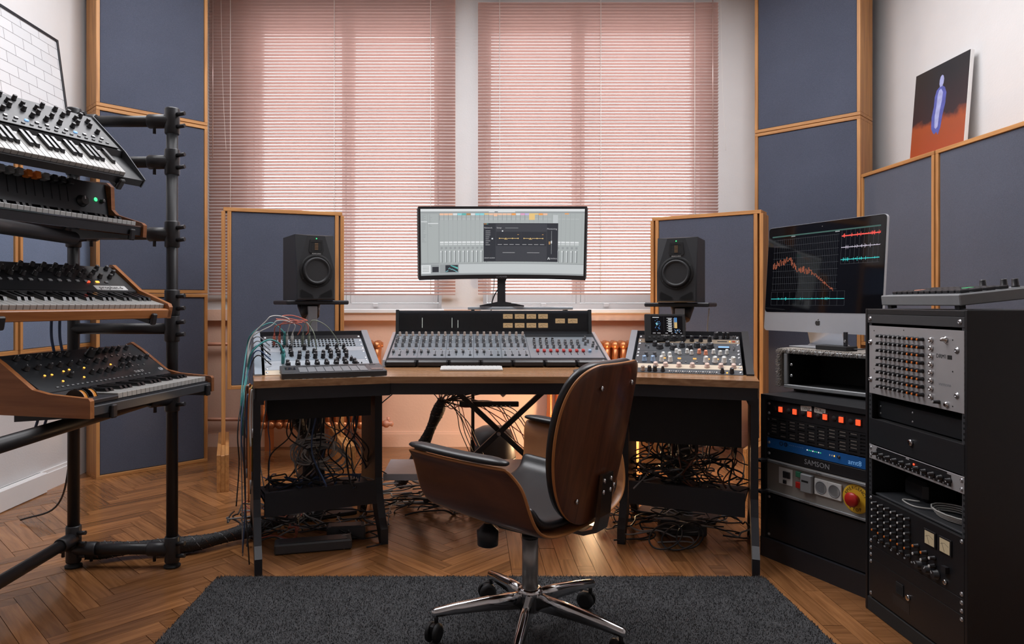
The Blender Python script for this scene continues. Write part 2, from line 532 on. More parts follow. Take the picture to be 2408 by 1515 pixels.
m = MB(); m.box(XL - 0.2, XR + 0.2, YF + 0.03, YF + 0.38, -0.06, SILL - 0.001)
m.box(XL, XR, YF - 0.015, YF + 0.03, SILL - 0.085, SILL - 0.001)
wl = struct('wall_front_below_sill', m, 'plaster_warm_lit'); wl.name = 'wall_front_lower'
m = MB(); m.box(XL - 0.2, XL, YB, YF + 0.03, -0.06, ZC); struct('wall_left', m, 'plaster_white')
m = MB(); m.box(XR, XR + 0.2, YB, YF + 0.03, -0.06, ZC); struct('wall_right', m, 'plaster_white')
m = MB(); wall_y(m, XL - 0.2, XR + 0.2, YB - 0.2, YB, -0.06, ZC, [])
struct('wall_rear', m, 'plaster_white')
m = MB(); m.box(XL - 0.2, XR + 0.2, YB - 0.2, YF + 0.38, ZC, ZC + 0.1); struct('ceiling', m, 'ceiling_white')
m = MB(); m.box(XL, XR, YF + 0.012, YF + 0.03, 0, 0.10); m.box(XL, XR, YF + 0.018, YF + 0.03, 0.10, 0.115)
struct('baseboard_front', m, 'plaster_warm_lit')
m = MB(); m.box(XL, XL + 0.02, YB, 4.33, 0, 0.10); m.box(XL, XL + 0.013, YB, 4.33, 0.10, 0.12)
m.box(XL, XL + 0.05, 3.6, 4.05, 0, 0.12, b=0.006)
struct('baseboard_left', m, 'paint_white')
m = MB(); m.box(XR - 0.02, XR, YB, 4.75, 0, 0.10); struct('baseboard_right', m, 'paint_white')

# windows: frame, two sashes each with its own pane
for wi, (x0, x1, z0, z1) in enumerate(OPEN):
    yf0, yf1 = YF + 0.17, YF + 0.25
    m = MB()
    for a in ((x0, x0 + 0.035, z0, z1), (x1 - 0.035, x1, z0, z1), (x0 + 0.0351, x1 - 0.0351, z0, z0 + 0.05), (x0 + 0.0351, x1 - 0.0351, z1 - 0.06, z1)):
        m.box(a[0], a[1], yf0, yf1, a[2], a[3], b=0.004)
    xm = x0 + (x1 - x0) * (0.50 if wi == 0 else 0.44)
    m.box(xm - 0.018, xm + 0.018, yf0, yf1, z0 + 0.0501, z1 - 0.0601, b=0.004)
    w = struct('window_%d' % (wi + 1), m, 'paint_white')
    for (a, b) in ((x0 + 0.037, xm - 0.02), (xm + 0.02, x1 - 0.037)):
        for (c, d) in ((z0 + 0.052, z1 - 0.062),):
            s = MB()
            f = 0.03
            ys0, ys1 = yf0 - 0.012, yf1 - 0.02
            s.box(a, a + f, ys0, ys1, c, d, b=0.004); s.box(b - f, b, ys0, ys1, c, d, b=0.004)
            s.box(a + f, b - f, ys0, ys1, c, c + 0.075, b=0.004); s.box(a + f, b - f, ys0, ys1, d - f, d, b=0.004)
            so = s.build('sash', 'paint_white', w)
            g = MB(); g.box(a + f, b - f, yf0 + 0.02, yf0 + 0.026, c + 0.075, d - f)
            g.build('pane', 'window_glass', so)
    h = MB()
    h.box(xm - 0.30, xm - 0.26, yf0 - 0.03, yf0 - 0.012, z0 + 0.02, z0 + 0.05, b=0.003)
    h.box(xm + 0.20, xm + 0.24, yf0 - 0.03, yf0 - 0.012, z0 + 0.02, z0 + 0.05, b=0.003)
    h.build('hinge', 'paint_white', w)
    sl = MB(); sl.box(x0 - 0.02, x1 + 0.02, YF - 0.03, YF + 0.17, z0 - 0.03, z0 + 0.004, b=0.006)
    sl.build('window_sill', 'paint_white', w)

# ------------------------------------------------------------------ floor: herringbone parquet with a border of straight boards
m = MB(); m.box(XL, XR, YB, YF + 0.03, -0.05, -0.012)
floor = struct('floor', m, 'subfloor')
PL, PW, GAP, XB = 0.455, 0.070, 0.0009, 0.165
X0, Y0 = -1.371, 2.536
q = 1 / math.sqrt(2)
def plank_mesh(poly, name='plank'):
    mm = MB(); mm.prism(poly, -0.012, 0.0)
    return mm.mesh(name, 'oak_plank')
def rect(L, W): return [(-L / 2 + GAP, -W / 2 + GAP), (L / 2 - GAP, -W / 2 + GAP), (L / 2 - GAP, W / 2 - GAP), (-L / 2 + GAP, W / 2 - GAP)]
def clip(poly, fn):
    out = []
    for i in range(len(poly)):
        a, b = poly[i], poly[(i + 1) % len(poly)]
        fa, fb = fn(a), fn(b)
        if fa >= 0: out.append(a)
        if fa * fb < 0:
            t = fa / (fa - fb)
            out.append((a[0] + (b[0] - a[0]) * t, a[1] + (b[1] - a[1]) * t))
    return out
full = plank_mesh(rect(PL, PW))
planks = []          # (x, y, angle, local polygon or None)
YMAX, YMIN = YF + 0.02, 1.3
for mm_ in range(-8, 9):
    for k in range(-90, 90):
        for d in (0, 1):
            if d == 0: a, b = k * PW + PL / 2 + mm_ * PL, k * PW + PW / 2 - mm_ * PL
            else: a, b = k * PW + PL + PW / 2 + mm_ * PL, (k + 1) * PW - PL / 2 - mm_ * PL
            x = X0 + (a - b) * q; y = Y0 + (a + b) * q
            if x < XL - 0.3 or x > XB + 0.3 or y < YMIN or y > YMAX + 0.2: continue
            ang = 45 if d == 0 else 135
            ca, sa = math.cos(R(ang)), math.sin(R(ang))
            poly = rect(PL, PW)
            wp = [(x + u * ca - v * sa, y + u * sa + v * ca) for u, v in poly]
            if all(XL <= p[0] <= XB - GAP and p[1] <= YMAX for p in wp):
                planks.append((x, y, ang, None)); continue
            for fn in (lambda p: XB - GAP - p[0], lambda p: p[0] - XL, lambda p: YMAX - p[1]):
                wp = clip(wp, fn)
                if len(wp) < 3: break
            if len(wp) < 3: continue
            lp = [((p[0] - x) * ca + (p[1] - y) * sa, -(p[0] - x) * sa + (p[1] - y) * ca) for p in wp]
            planks.append((x, y, ang, lp))
BL = (0.46, 0.62, 0.80)
i = 0
xb = XB
while xb + PW < XR:
    yb = 1.2 + 0.23 * ((i * 5) % 7) / 3
    while yb < YMAX:
        L = min(BL[rnd.randrange(3)], YMAX - yb)
        if L > 0.1:
            planks.append((xb + PW / 2, yb + L / 2, 90, L))
        yb += L if L > 0.05 else 1
    xb += PW; i += 1
def shown(p):
    x, y = p[0], p[1]
    px = 1110 + x / y * 1616; py = 712 + CAM_H / y * 1616
    if not (-60 < px < 2420 and py < 1580): return False
    if -0.95 < x < 1.1 and y < 2.6: return False
    if x > 1.35 and y < 3.3: return False
    if x < -2.3 and y > 4.4: return False
    return y < 4.9
near = sorted([p for p in planks if shown(p)], key=lambda p: p[1])[:300]
nearset = set(id(p) for p in near)
blm = {}
rest = MB()
for p in planks:
    x, y, ang, lp = p
    z = rnd.uniform(-0.0006, 0.0004)
    if isinstance(lp, float): poly = rect(lp, PW)
    elif lp is None: poly = rect(PL, PW)
    else: poly = lp
    if id(p) in nearset:
        if lp is None: me = full
        elif isinstance(lp, float):
            kk = round(lp, 3)
            if kk not in blm: blm[kk] = plank_mesh(poly)
            me = blm[kk]
        else: me = plank_mesh(poly)
        inst('plank', me, floor, T(x, y, z) @ RZ(ang))
    else:
        rest.prism(poly, -0.012, 0.0, 0, T(x, y, z) @ RZ(ang))
tag(rest.build('planks_far_and_covered', 'oak_plank', floor), kind='stuff')
rest = MB(); rest.box(XL, XR, YB, 1.2, -0.012, -0.0005); tag(rest.build('boards_behind_viewer', 'oak_plank', floor), kind='stuff')

# ------------------------------------------------------------------ venetian blinds
def blind(x0, x1, label, zb, wand_x):
    w = x1 - x0
    root = thing('venetian_blind', label, 'blind', T(x0, YF - 0.045, zb), 'venetian blinds in the window bay')
    pitch, sw = 0.0242, 0.025
    s = MB()
    prof = []
    for k in range(5):
        t = k / 4 - 0.5
        prof.append((t * sw, 0.0022 * (1 - (2 * t) ** 2)))
    tilt = R(-37)      # room-side edge up
    pts = [(y * math.cos(tilt) - z * math.sin(tilt), y * math.sin(tilt) + z * math.cos(tilt)) for y, z in prof]
    low = [(y, z - 0.0005) for y, z in pts]
    loop = pts + low[::-1]
    n = len(loop)
    vs = [(xx, y, z) for xx in (0, w) for y, z in loop]
    fs = [(i, (i + 1) % n, n + (i + 1) % n, n + i) for i in range(n)] + [tuple(reversed(range(n))), tuple(range(n, 2 * n))]
    s.add(vs, fs)
    me = s.mesh('slat', 'slat_copper')
    top = 3.47
    k = 0
    while zb + 0.035 + k * pitch < top - 0.03:
        inst('slat', me, root, T(0, 0, 0.03 + k * pitch) @ RY(rnd.uniform(-0.02, 0.02)))
        k += 1
    b = MB(); b.box(0, w, -0.013, 0.013, 0, 0.012, b=0.003); b.build('bottom_rail', 'slat_copper', root)
    b = MB(); b.box(0, w, -0.02, 0.022, top - zb, top - zb + 0.045, b=0.002); b.build('headrail', 'slat_copper', root)
    for fx in (0.09, 0.51, 0.90):
        c = MB()
        for yy in (-0.0135, 0.0135):
            c.cyl((fx * w, yy, 0.005), (fx * w, yy, top - zb), 0.0021, n=5)
        c.build('ladder_cord', 'cord_white', root)
    c = MB(); c.cyl((wand_x - x0, -0.028, 1.05), (wand_x - x0, -0.024, top - zb), 0.0035, n=6); c.build('tilt_wand', 'slat_copper', root)
    c = MB(); c.tube(spline([(wand_x - x0 + 0.06, -0.022, top - zb), (wand_x - x0 + 0.075, -0.022, 1.6), (wand_x - x0 + 0.10, -0.022, 1.1)]), 0.0012, 4)
    c.build('pull_cord', 'cord_white', root)
    return root
blind(-2.02, -0.128, 'wide copper venetian blind covering the window behind the left loudspeaker', 1.178, -1.98)
bl2 = blind(0.046, 1.89, 'wide copper venetian blind covering the window behind the right loudspeaker', 1.182, 1.84)

# ------------------------------------------------------------------ radiators and pipes under the windows
def radiator(x0, n, label):
    root = thing('radiator', label, 'radiator', T(x0, YF - 0.10, 0.0), 'cast iron radiators under the windows')
    s = MB()
    for yy in (-0.055, 0.0, 0.055):
        s.tube([(0, yy, 0.22), (0, yy, 0.30), (0, yy, 0.70), (0, yy, 0.78)], [0.024, 0.015, 0.015, 0.024], 8)
    for z in (0.20, 0.80):
        s.lathe([(0.0, -0.085), (0.025, -0.08), (0.034, -0.05), (0.028, 0), (0.034, 0.05), (0.025, 0.08), (0.0, 0.085)], 10, 0, T(0, 0, z) @ RX(90))
    me = s.mesh('radiator_section', 'copper_paint')
    for i in range(n):
        inst('radiator_section', me, root, T(0.03 + i * 0.061, 0, 0))
    h = MB()
    h.cyl((-0.01, 0, 0.20), (n * 0.061 + 0.01, 0, 0.20), 0.02); h.cyl((-0.01, 0, 0.80), (n * 0.061 + 0.01, 0, 0.80), 0.02)
    h.build('hub_tube', 'copper_paint', root)
    v = MB(); xe = n * 0.061 + 0.01
    v.lathe([(0.02, 0), (0.03, 0.015), (0.03, 0.035), (0.016, 0.05), (0.024, 0.07), (0.0, 0.08)], 10, 0, T(xe, 0, 0.20) @ RY(90))
    v.cyl((xe + 0.04, 0, 0.20), (xe + 0.04, 0, 0.25), 0.013)
    v.build('valve', 'radiator_pink', root)
    for xx in (0.06, n * 0.061 - 0.06):
        f = MB(); f.box(xx - 0.02, xx + 0.02, -0.05, 0.05, 0, 0.20)
        f.build('foot', 'copper_paint', root)
radiator(-1.60, 15, 'copper painted cast iron radiator behind the left desk wing')
radiator(0.56, 14, 'copper painted cast iron radiator behind the right desk wing')
for z, nm in ((0.80, 'upper'), (0.22, 'lower')):
    p = MB(); p.cyl((-2.5, YF - 0.02, z), (-1.61, YF - 0.02, z), 0.014, n=10); p.tube([(-1.63, YF - 0.02, z), (-1.60, YF - 0.1, z)], 0.014, 8)
    tag(p.build('heating_pipe', 'radiator_pink'), '%s horizontal salmon heating pipe running along the wall under the window' % nm, 'pipe', 'heating pipes')

# ------------------------------------------------------------------ acoustic panels
def panel_parts(root, w, h, d, fab='fabric_blue', fr=0.022, back=True):
    # local: x 0..w, front at y 0, depth to +y, z 0..h
    for nm, a in (('frame_side', (0, fr, 0, d, fr, h - fr)), ('frame_side', (w - fr, w, 0, d, fr, h - fr))):
        b = MB(); b.box(*a, b=0.0015); b.build(nm, 'pine_z', root)
    for nm, a in (('frame_top', (0, w, 0, d, h - fr, h)), ('frame_bottom', (0, w, 0, d, 0, fr))):
        b = MB(); b.box(*a, b=0.0015); b.build(nm, 'pine_x', root)
    b = MB(); b.box(fr + 0.001, w - fr - 0.001, 0.008, d - 0.005, fr + 0.001, h - fr - 0.001, b=0.004); b.build('fabric', fab, root)
def stack(o, xdir, w, d, names):
    ang = math.degrees(math.atan2(xdir[1], xdir[0]))
    for i, lab in enumerate(names):
        t = thing('acoustic_panel', lab, 'acoustic panel', T(o[0], o[1], i * 1.184) @ RZ(ang), 'corner acoustic panels')
        panel_parts(t, w, 1.18, d)
stack((-2.374, 4.34), (0.707, 0.707), 0.72, 0.20, [
    'blue fabric panel at the bottom of the left corner stack, on the floor',
    'blue fabric panel in the middle of the left corner stack, behind the pipe stand',
    'blue fabric panel at the top of the left corner stack'])
stack((2.085, 5.07), (0.69, -0.724), 0.71, 0.25, [
    'blue fabric panel at the bottom of the right corner stack, behind the racks',
    'blue fabric panel in the middle of the right corner stack, above the silver computer',
    'blue fabric panel at the top of the right corner stack'])
def wall_panel(o, ang, lab, d, fab='fabric_blue'):
    t = thing('wall_panel', lab, 'acoustic panel', T(*o) @ RZ(ang), 'acoustic panels on the side walls')
    panel_parts(t, 0.72, 1.13, d, fab)
wall_panel((-2.45, 3.73, 0.84), 90, 'light blue fabric panel on the left wall behind the keyboards', 0.098, 'fabric_light_blue')
wall_panel((-2.45, 2.99, 0.84), 90, 'light blue fabric panel on the left wall nearest the viewer', 0.098, 'fabric_light_blue')
wall_panel((2.58, 4.56, 0.84), -90, 'blue panel on the right wall beneath the painting, next to the corner', 0.278)
wall_panel((2.58, 3.826, 0.84), -90, 'blue panel on the right wall cut by the picture edge', 0.278)

# ------------------------------------------------------------------ gobos on wooden feet behind the loudspeakers
def gobo(pl, pr, lab, d=0.13, rear=0.43):
    dx, dy = pr[0] - pl[0], pr[1] - pl[1]
    w = math.hypot(dx, dy); ang = math.degrees(math.atan2(dy, dx))
    t = thing('gobo', lab, 'acoustic screen', T(pl[0], pl[1], 0) @ RZ(ang), 'gobos behind the loudspeakers')
    z0, z1, fr = 0.565, 1.728, 0.024
    for x in (fr, w - 2 * fr):
        b = MB(); b.box(x, x + fr, 0, d, z0, z1 - fr, b=0.002); b.build('frame_side', 'pine_z', t)
    for a in ((0, w, 0, d, z1 - fr, z1), (2 * fr, w - 2 * fr, 0, d, z0, z0 + fr)):
        b = MB(); b.box(*a, b=0.002); b.build('frame_rail', 'pine_x', t)
    b = MB(); b.box(2 * fr, w - 2 * fr, 0.008, d - 0.008, z0 + fr, z1 - fr, b=0.004); b.build('fabric', 'fabric_blue', t)
    for x in (-0.012, w - fr + 0.012):
        p = MB(); p.box(x, x + fr, 0.0, d, 0.06, z1 - fr, b=0.002); p.build('post', 'pine_z', t)
        for k, xx in enumerate((x - 0.022, x + 0.001, x + 0.024)):
            f = MB()
            if k == 1:
                f.box(xx, xx + 0.0225, -0.33, -0.001, 0, 0.215, b=0.002); f.box(xx, xx + 0.0225, d + 0.001, rear, 0, 0.215, b=0.002)
            else:
                f.box(xx, xx + 0.0225, -0.33, rear, 0, 0.22, b=0.002)
            f.build('foot_board', 'cherry_y' if False else 'pine_y', t)
wood('pine_y', (0.55, 0.265, 0.088), (0.36, 0.155, 0.047), (26, 1.8, 26), 0.5)
gobo((-1.582, 4.37), (-0.872, 4.62), 'wood framed blue gobo on feet behind the left loudspeaker')
gobo((1.285, 4.91), (1.888, 4.486), 'wood framed blue gobo on feet behind the right loudspeaker', 0.16, 0.24)
# ------------------------------------------------------------------ shared small hardware
_mc = {}
def knob_mesh(r, h, m, cap=None, pointer='print_white', taper=0.88, n=14):
    key = (r, h, m, cap, pointer, taper)
    if key in _mc: return _mc[key]
    b = MB()
    b.lathe([(r * 1.12, 0), (r * 1.12, h * 0.16), (r, h * 0.2), (r * taper, h * 0.93), (r * taper * 0.88, h)], n, 0)
    mats = [m]
    if pointer:
        mats.append(pointer)
        b.box(-r * 0.09, r * 0.09, r * 0.2, r * taper * 0.9, h, h + 0.0006, 1)
    if cap:
        mats.append(cap)
        b.lathe([(r * taper * 0.8, h), (r * taper * 0.8, h + 0.0012), (r * taper * 0.6, h + 0.0018)], n, len(mats) - 1)
    _mc[key] = b.mesh('knob', mats)
    return _mc[key]
def knob(parent, x, y, z, r, h, m='black_plastic', cap=None, rot=None, pointer='print_white', name='knob', taper=0.88):
    return inst(name, knob_mesh(r, h, m, cap, pointer, taper), parent, T(x, y, z) @ RZ(rnd.uniform(-140, 140) if rot is None else rot))
def button_mesh(w, d, h, m):
    key = ('b', w, d, h, m)
    if key not in _mc:
        b = MB(); b.box(-w / 2, w / 2, -d / 2, d / 2, 0, h, b=min(w, d, h) * 0.2); _mc[key] = b.mesh('button', m)
    return _mc[key]
def button(parent, x, y, z, w, d, h, m, name='button'):
    return inst(name, button_mesh(w, d, h, m), parent, T(x, y, z))
def screw(parent, x, y, z, r=0.0055, m='steel'):
    key = ('s', r, m)
    if key not in _mc:
        b = MB(); b.lathe([(r * 1.25, 0), (r * 1.25, 0.001), (r, 0.0012), (r * 0.8, r * 0.6), (r * 0.35, r * 0.65), (r * 0.3, r * 0.3)], 12)
        _mc[key] = b.mesh('screw', m)
    return inst('screw', _mc[key], parent, T(x, y, z))

# ------------------------------------------------------------------ pipe keyboard stand
def lerp(a, b, t): return tuple(p + (q_ - p) * t for p, q_ in zip(a, b))
stand = thing('pipe_stand', 'black steel pipe keyboard stand with clamp fittings by the left corner', 'keyboard stand', T(-1.48, 2.4, 0))
SI = inv(stand)
FX, BX, SY, NY = -1.272, -1.69, 2.915, 1.55
def pipe(a, b, nm, r=0.0235):
    p = MB(); p.cyl(a, b, r, n=18); return p.build(nm, 'black_metal', stand, SI)
def fitting(c, d1, d2=None):
    # sleeve around a post with a side socket along d2
    f = MB()
    c = Vector(c); d1 = Vector(d1).normalized()
    f.tube([c - d1 * 0.055, c - d1 * 0.05, c + d1 * 0.05, c + d1 * 0.055], [0.028, 0.0305, 0.0305, 0.028], 16)
    if d2:
        d2 = Vector(d2).normalized()
        f.tube([c, c + d2 * 0.095, c + d2 * 0.10], [0.029, 0.0305, 0.028], 16)
        f.cyl(c + d2 * 0.075 - Vector((0, 0, 0.052)), c + d2 * 0.075, 0.007, n=8)
    sd = d1.cross(Vector(d2)).normalized() if d2 else Vector((1, 0, 0))
    for s_ in (-0.026, 0.026):
        p0 = c + d1 * s_ + Vector((0.025, -0.012, 0))
        f.cyl(p0, p0 + Vector((0.036, -0.006, 0.004)), 0.009, n=8)
    f.build('clamp_fitting', 'black_plastic', stand, SI)
for y in (SY, NY):
    pipe((FX, y, 0.03), (FX, y, 1.92), 'post'); pipe((BX, y, 0.03), (BX, y, 1.92), 'post')
    for x in (FX, BX):
        b = MB(); b.lathe([(0.034, 0), (0.034, 0.008), (0.02, 0.014), (0.02, 0.022), (0.029, 0.026), (0.029, 0.04)], 14, 0, T(x, y, 0)); b.build('levelling_foot', 'rubber', stand, SI)
    for z in (0.075, 1.41, 1.716, 1.889):
        pipe((BX, y, z), (FX, y, z), 'cross_bar')
        fitting((FX, y, z), (0, 0, 1), (-1, 0, 0)); fitting((BX, y, z), (0, 0, 1), (1, 0, 0))
for x, z in ((BX, 0.12), (-1.34, 0.715), (BX, 1.44), (BX, 1.76), (-1.45, 1.355)):
    pipe((x, NY - 0.03, z), (x, 2.5 if z == 1.355 else SY, z), 'long_bar')
    if x == BX: fitting((x, SY, z), (0, 0, 1), (0, -1, 0))
for z in (0.715, 1.01, 1.12): fitting((FX, SY, z), (0, 0, 1), (-0.6, -0.8, 0) if z == 0.715 else None)
pipe((BX, SY, 0.715), (FX, SY, 0.715), 'cross_bar'); pipe((BX, SY, 1.01), (FX, SY, 1.01), 'cross_bar')

# ------------------------------------------------------------------ keyboards and synthesizers
def piano_keys(root, x0, n, y0, y1, z, first=0, kw=0.0226, mw='key_white'):
    key = ('pk', y0, y1, kw, mw)
    if key not in _mc:
        b = MB(); b.box(0.0005, kw - 0.0005, y0, y1, -0.018, 0.0, b=0.0012); w = b.mesh('white_key', mw)
        b = MB(); b.prism([(y0 + (y1 - y0) * 0.36, 0), (y1, 0), (y1, 0.012), (y0 + (y1 - y0) * 0.42, 0.011)], -0.0058, 0.0058, 0, Matrix(((0, 0, 1, 0), (1, 0, 0, 0), (0, 1, 0, 0), (0, 0, 0, 1))))
        _mc[key] = (w, b.mesh('black_key', 'key_black'))
    w, k = _mc[key]
    for i in range(n):
        inst('white_key', w, root, T(x0 + i * kw, 0, z))
        if (i + first) % 7 in (0, 1, 3, 4, 5) and i < n - 1:
            inst('black_key', k, root, T(x0 + (i + 1) * kw, 0, z + 0.0005))
def kb_matrix(anchor, rot, tilt, L):
    return T(*anchor) @ RZ(rot) @ RX(tilt) @ T(-L, 0, 0)
def arms(root, L, d, zs, front):
    # cantilever arms carrying the instrument, with an upright stop at the front
    for x in zs:
        a = MB()
        a.prism([(front, -0.004), (d, -0.004), (d, -0.045), (front + 0.06, -0.02), (front, -0.02)], x - 0.012, x + 0.012, 0, Matrix(((0, 0, 1, 0), (1, 0, 0, 0), (0, 1, 0, 0), (0, 0, 0, 1))))
        a.box(x - 0.012, x + 0.012, front - 0.014, front, -0.022, 0.022, b=0.004)
        a.build('support_arm', 'black_plastic', root)
YZ = Matrix(((0, 0, 1, 0), (1, 0, 0, 0), (0, 1, 0, 0), (0, 0, 0, 1)))   # (y, z) polygon extruded along x

# 1: top tier, steeply tilted dark synthesizer
L1 = 0.98
k1 = thing('synthesizer', 'dark grey synthesizer tilted steeply on the top tier of the pipe stand', 'synthesizer', kb_matrix((-1.30, 2.70, 1.575), 66.5, 40, L1), 'synthesizers on the pipe stand')
b = MB(); b.prism([(0, 0), (0.40, 0), (0.40, 0.055), (0.17, 0.05), (0.155, 0.028), (0.0, 0.028)], 0.004, L1 - 0.004, 0, YZ); b.build('body', 'panel_black', k1)
for x in (0, L1 - 0.004):
    b = MB(); b.prism([(-0.003, -0.002), (0.404, -0.002), (0.404, 0.062), (0.16, 0.058), (-0.003, 0.036)], x, x + 0.004, 0, YZ); b.build('end_plate', 'panel_grey', k1)
b = MB(); b.box(0.02, L1 - 0.02, 0.175, 0.395, 0.052, 0.0555); b.build('control_panel', 'panel_black', k1, T(0, 0, 0.001))
piano_keys(k1, 0.06, 37, 0.012, 0.148, 0.043)
for j, y in enumerate((0.37, 0.335, 0.30, 0.262)):
    for i in range(17):
        if (i * 7 + j * 3) % 5 == 4: continue
        knob(k1, 0.07 + i * 0.052 + (j % 2) * 0.012, y, 0.0565, 0.0085, 0.019, 'black_plastic')
for i in range(24):
    button(k1, 0.06 + i * 0.037, 0.222, 0.0565, 0.013, 0.009, 0.005, 'steel' if i % 5 else 'led_blue')
for i in range(30):
    button(k1, 0.05 + i * 0.030, 0.196, 0.0565, 0.012, 0.007, 0.004, 'grey_plastic')
arms(k1, L1, 0.36, (0.2, L1 - 0.10), -0.002)

# 2: second tier, organ-like keyboard with drawbar tabs and wooden cheeks
L2 = 0.92
k2 = thing('organ', 'black organ keyboard with orange and grey tab levers and walnut end cheeks', 'organ', kb_matrix((-1.300, 2.72, 1.384), 72, 7, L2), 'synthesizers on the pipe stand')
b = MB(); b.prism([(0, 0.0), (0.30, 0.0), (0.30, 0.185), (0.20, 0.185), (0.165, 0.065), (0.16, 0.035), (0.0, 0.035)], 0.018, L2 - 0.018, 0, YZ); b.build('body', 'panel_grey_dark', k2)
for x in (0, L2 - 0.018):
    b = MB(); b.prism([(-0.015, -0.006), (0.31, -0.006), (0.31, 0.195), (0.195, 0.195), (0.17, 0.18), (0.155, 0.09), (0.13, 0.072), (0.0, 0.05), (-0.012, 0.042)], x, x + 0.018, 0, YZ); b.build('end_cheek', 'walnut_x', k2)
piano_keys(k2, 0.03, 38, 0.006, 0.15, 0.052, kw=0.0224, mw='key_grey')
b = MB(); b.box(0.02, L2 - 0.02, -0.004, 0.004, 0.0, 0.03); b.build('key_slip', 'black_satin', k2)
b = MB(); b.box(0.02, L2 - 0.02, -0.006, -0.002, 0.032, 0.037); b.build('chrome_strip', 'chrome', k2)
sl = Matrix.Translation((0, 0.1825, 0.125)) @ RX(74)      # slanted front of the upright panel
for i in range(17):
    x = L2 - 0.20 - i * 0.034
    mt = 'knob_orange' if i in (4, 5, 11) else ('grey_plastic' if i > 2 else 'black_plastic')
    tb = MB(); tb.box(-0.011, 0.011, 0.030, 0.055, 0.0, 0.030, b=0.003); tb.build('tab_lever', mt, k2, sl @ T(x, 0, 0))
    tb = MB(); tb.box(-0.0015, 0.0015, -0.03, 0.028, 0, 0.001); tb.build('slot', 'dark_hole', k2, sl @ T(x, 0, 0))
b = MB(); b.lathe([(0.006, 0), (0.008, 0.002), (0.008, 0.003), (0.003, 0.004)], 12); b.build('indicator_lamp', 'led_green', k2, sl @ T(L2 - 0.075, -0.005, 0))
inst('knob', knob_mesh(0.008, 0.014, 'black_plastic'), k2, sl @ T(L2 - 0.045, -0.008, 0))
inst('knob', knob_mesh(0.021, 0.02, 'black_plastic'), k2, sl @ T(L2 - 0.14, -0.02, 0))
arms(k2, L2, 0.28, (0.2, L2 - 0.07), -0.004)

# 3: third tier, wooden polyphonic synthesizer
L3 = 0.92
k3 = thing('synthesizer', 'wooden framed synthesizer with white badge on the third tier of the stand', 'synthesizer', kb_matrix((-1.203, 2.72, 1.062), 68, 14, L3), 'synthesizers on the pipe stand')
b = MB(); b.prism([(0.0, 0.0), (0.33, 0.0), (0.33, 0.125), (0.165, 0.062), (0.15, 0.03), (0.02, 0.03)], 0.018, L3 - 0.018, 0, YZ); b.build('body', 'black_matte', k3)
b = MB(); b.box(0.0, L3, -0.014, 0.006, 0.0, 0.036, b=0.003); b.build('front_rail', 'cherry_x', k3)
for x in (0, L3 - 0.018):
    b = MB(); b.prism([(-0.014, 0.0), (0.34, 0.0), (0.34, 0.135), (0.325, 0.138), (0.155, 0.072), (-0.004, 0.056), (-0.014, 0.045)], x, x + 0.018, 0, YZ); b.build('end_cheek', 'cherry_y', k3)
piano_keys(k3, 0.11, 35, 0.012, 0.155, 0.050)
ps = Matrix.Translation((0, 0.165, 0.0625)) @ RX(20.9)     # control panel plane, y runs up the panel
b = MB(); b.box(0.02, L3 - 0.02, 0.0, 0.175, 0.0, 0.002); b.build('control_panel', 'panel_black', k3, ps)
pt = thing  # noqa
for j, y in enumerate((0.155, 0.125, 0.095)):
    for i in range(19):
        if (i * 5 + j * 2) % 7 == 3: continue
        inst('knob', knob_mesh(0.0085, 0.017, 'black_plastic'), k3, ps @ T(0.07 + i * 0.044 + j * 0.01, y, 0.002) @ RZ(rnd.uniform(-140, 140)))
for i in range(18):
    inst('button', button_mesh(0.014, 0.012, 0.005, 'led_orange' if i == 7 else 'grey_plastic'), k3, ps @ T(0.10 + i * 0.036, 0.062, 0.002))
for i, mt in enumerate(('led_red', 'led_orange', 'grey_plastic')):
    inst('button', button_mesh(0.014, 0.009, 0.004, mt), k3, ps @ T(L3 - 0.20 + i * 0.04, 0.060, 0.002))
b = MB(); b.box(-0.07, 0.07, -0.014, 0.014, 0, 0.001); b.build('name_badge', 'print_white', k3, ps @ T(L3 - 0.125, 0.022, 0.002))
text('prophet-6', 0.026, 'print_black', k3, ps @ T(L3 - 0.125, 0.022, 0.0034))
arms(k3, L3, 0.30, (0.25, L3 - 0.09), -0.014)

# 4: lowest tier, monosynth with warm lit wheels
L4 = 0.69
k4 = thing('synthesizer', 'black knobby synthesizer with glowing orange wheels on the lowest tier', 'synthesizer', kb_matrix((-1.062, 2.79, 0.772), 79.5, 0, L4), 'synthesizers on the pipe stand')
b = MB(); b.prism([(0.0, 0.0), (0.37, 0.0), (0.37, 0.165), (0.345, 0.175), (0.165, 0.06), (0.15, 0.03), (0.0, 0.03)], 0.018, L4 - 0.018, 0, YZ); b.build('body', 'black_satin', k4)
b = MB(); b.box(0.018, L4 - 0.018, -0.012, 0.002, -0.004, 0.026, b=0.002); b.build('front_rail', 'panel_grey', k4)
for x, mt in ((0, 'cherry_y'), (L4 - 0.018, 'walnut_x')):
    b = MB(); b.prism([(-0.016, -0.01), (0.375, -0.006), (0.375, 0.175), (0.35, 0.185), (0.30, 0.155), (0.19, 0.075), (0.13, 0.062), (-0.01, 0.052), (-0.016, 0.044)], x, x + 0.018, 0, YZ); b.build('end_cheek', mt, k4)
piano_keys(k4, 0.155, 22, 0.008, 0.158, 0.050, first=0, kw=0.0233)
b = MB(); b.box(0.02, 0.15, 0.0, 0.16, 0.03, 0.045, b=0.003); b.build('wheel_block', 'black_satin', k4)
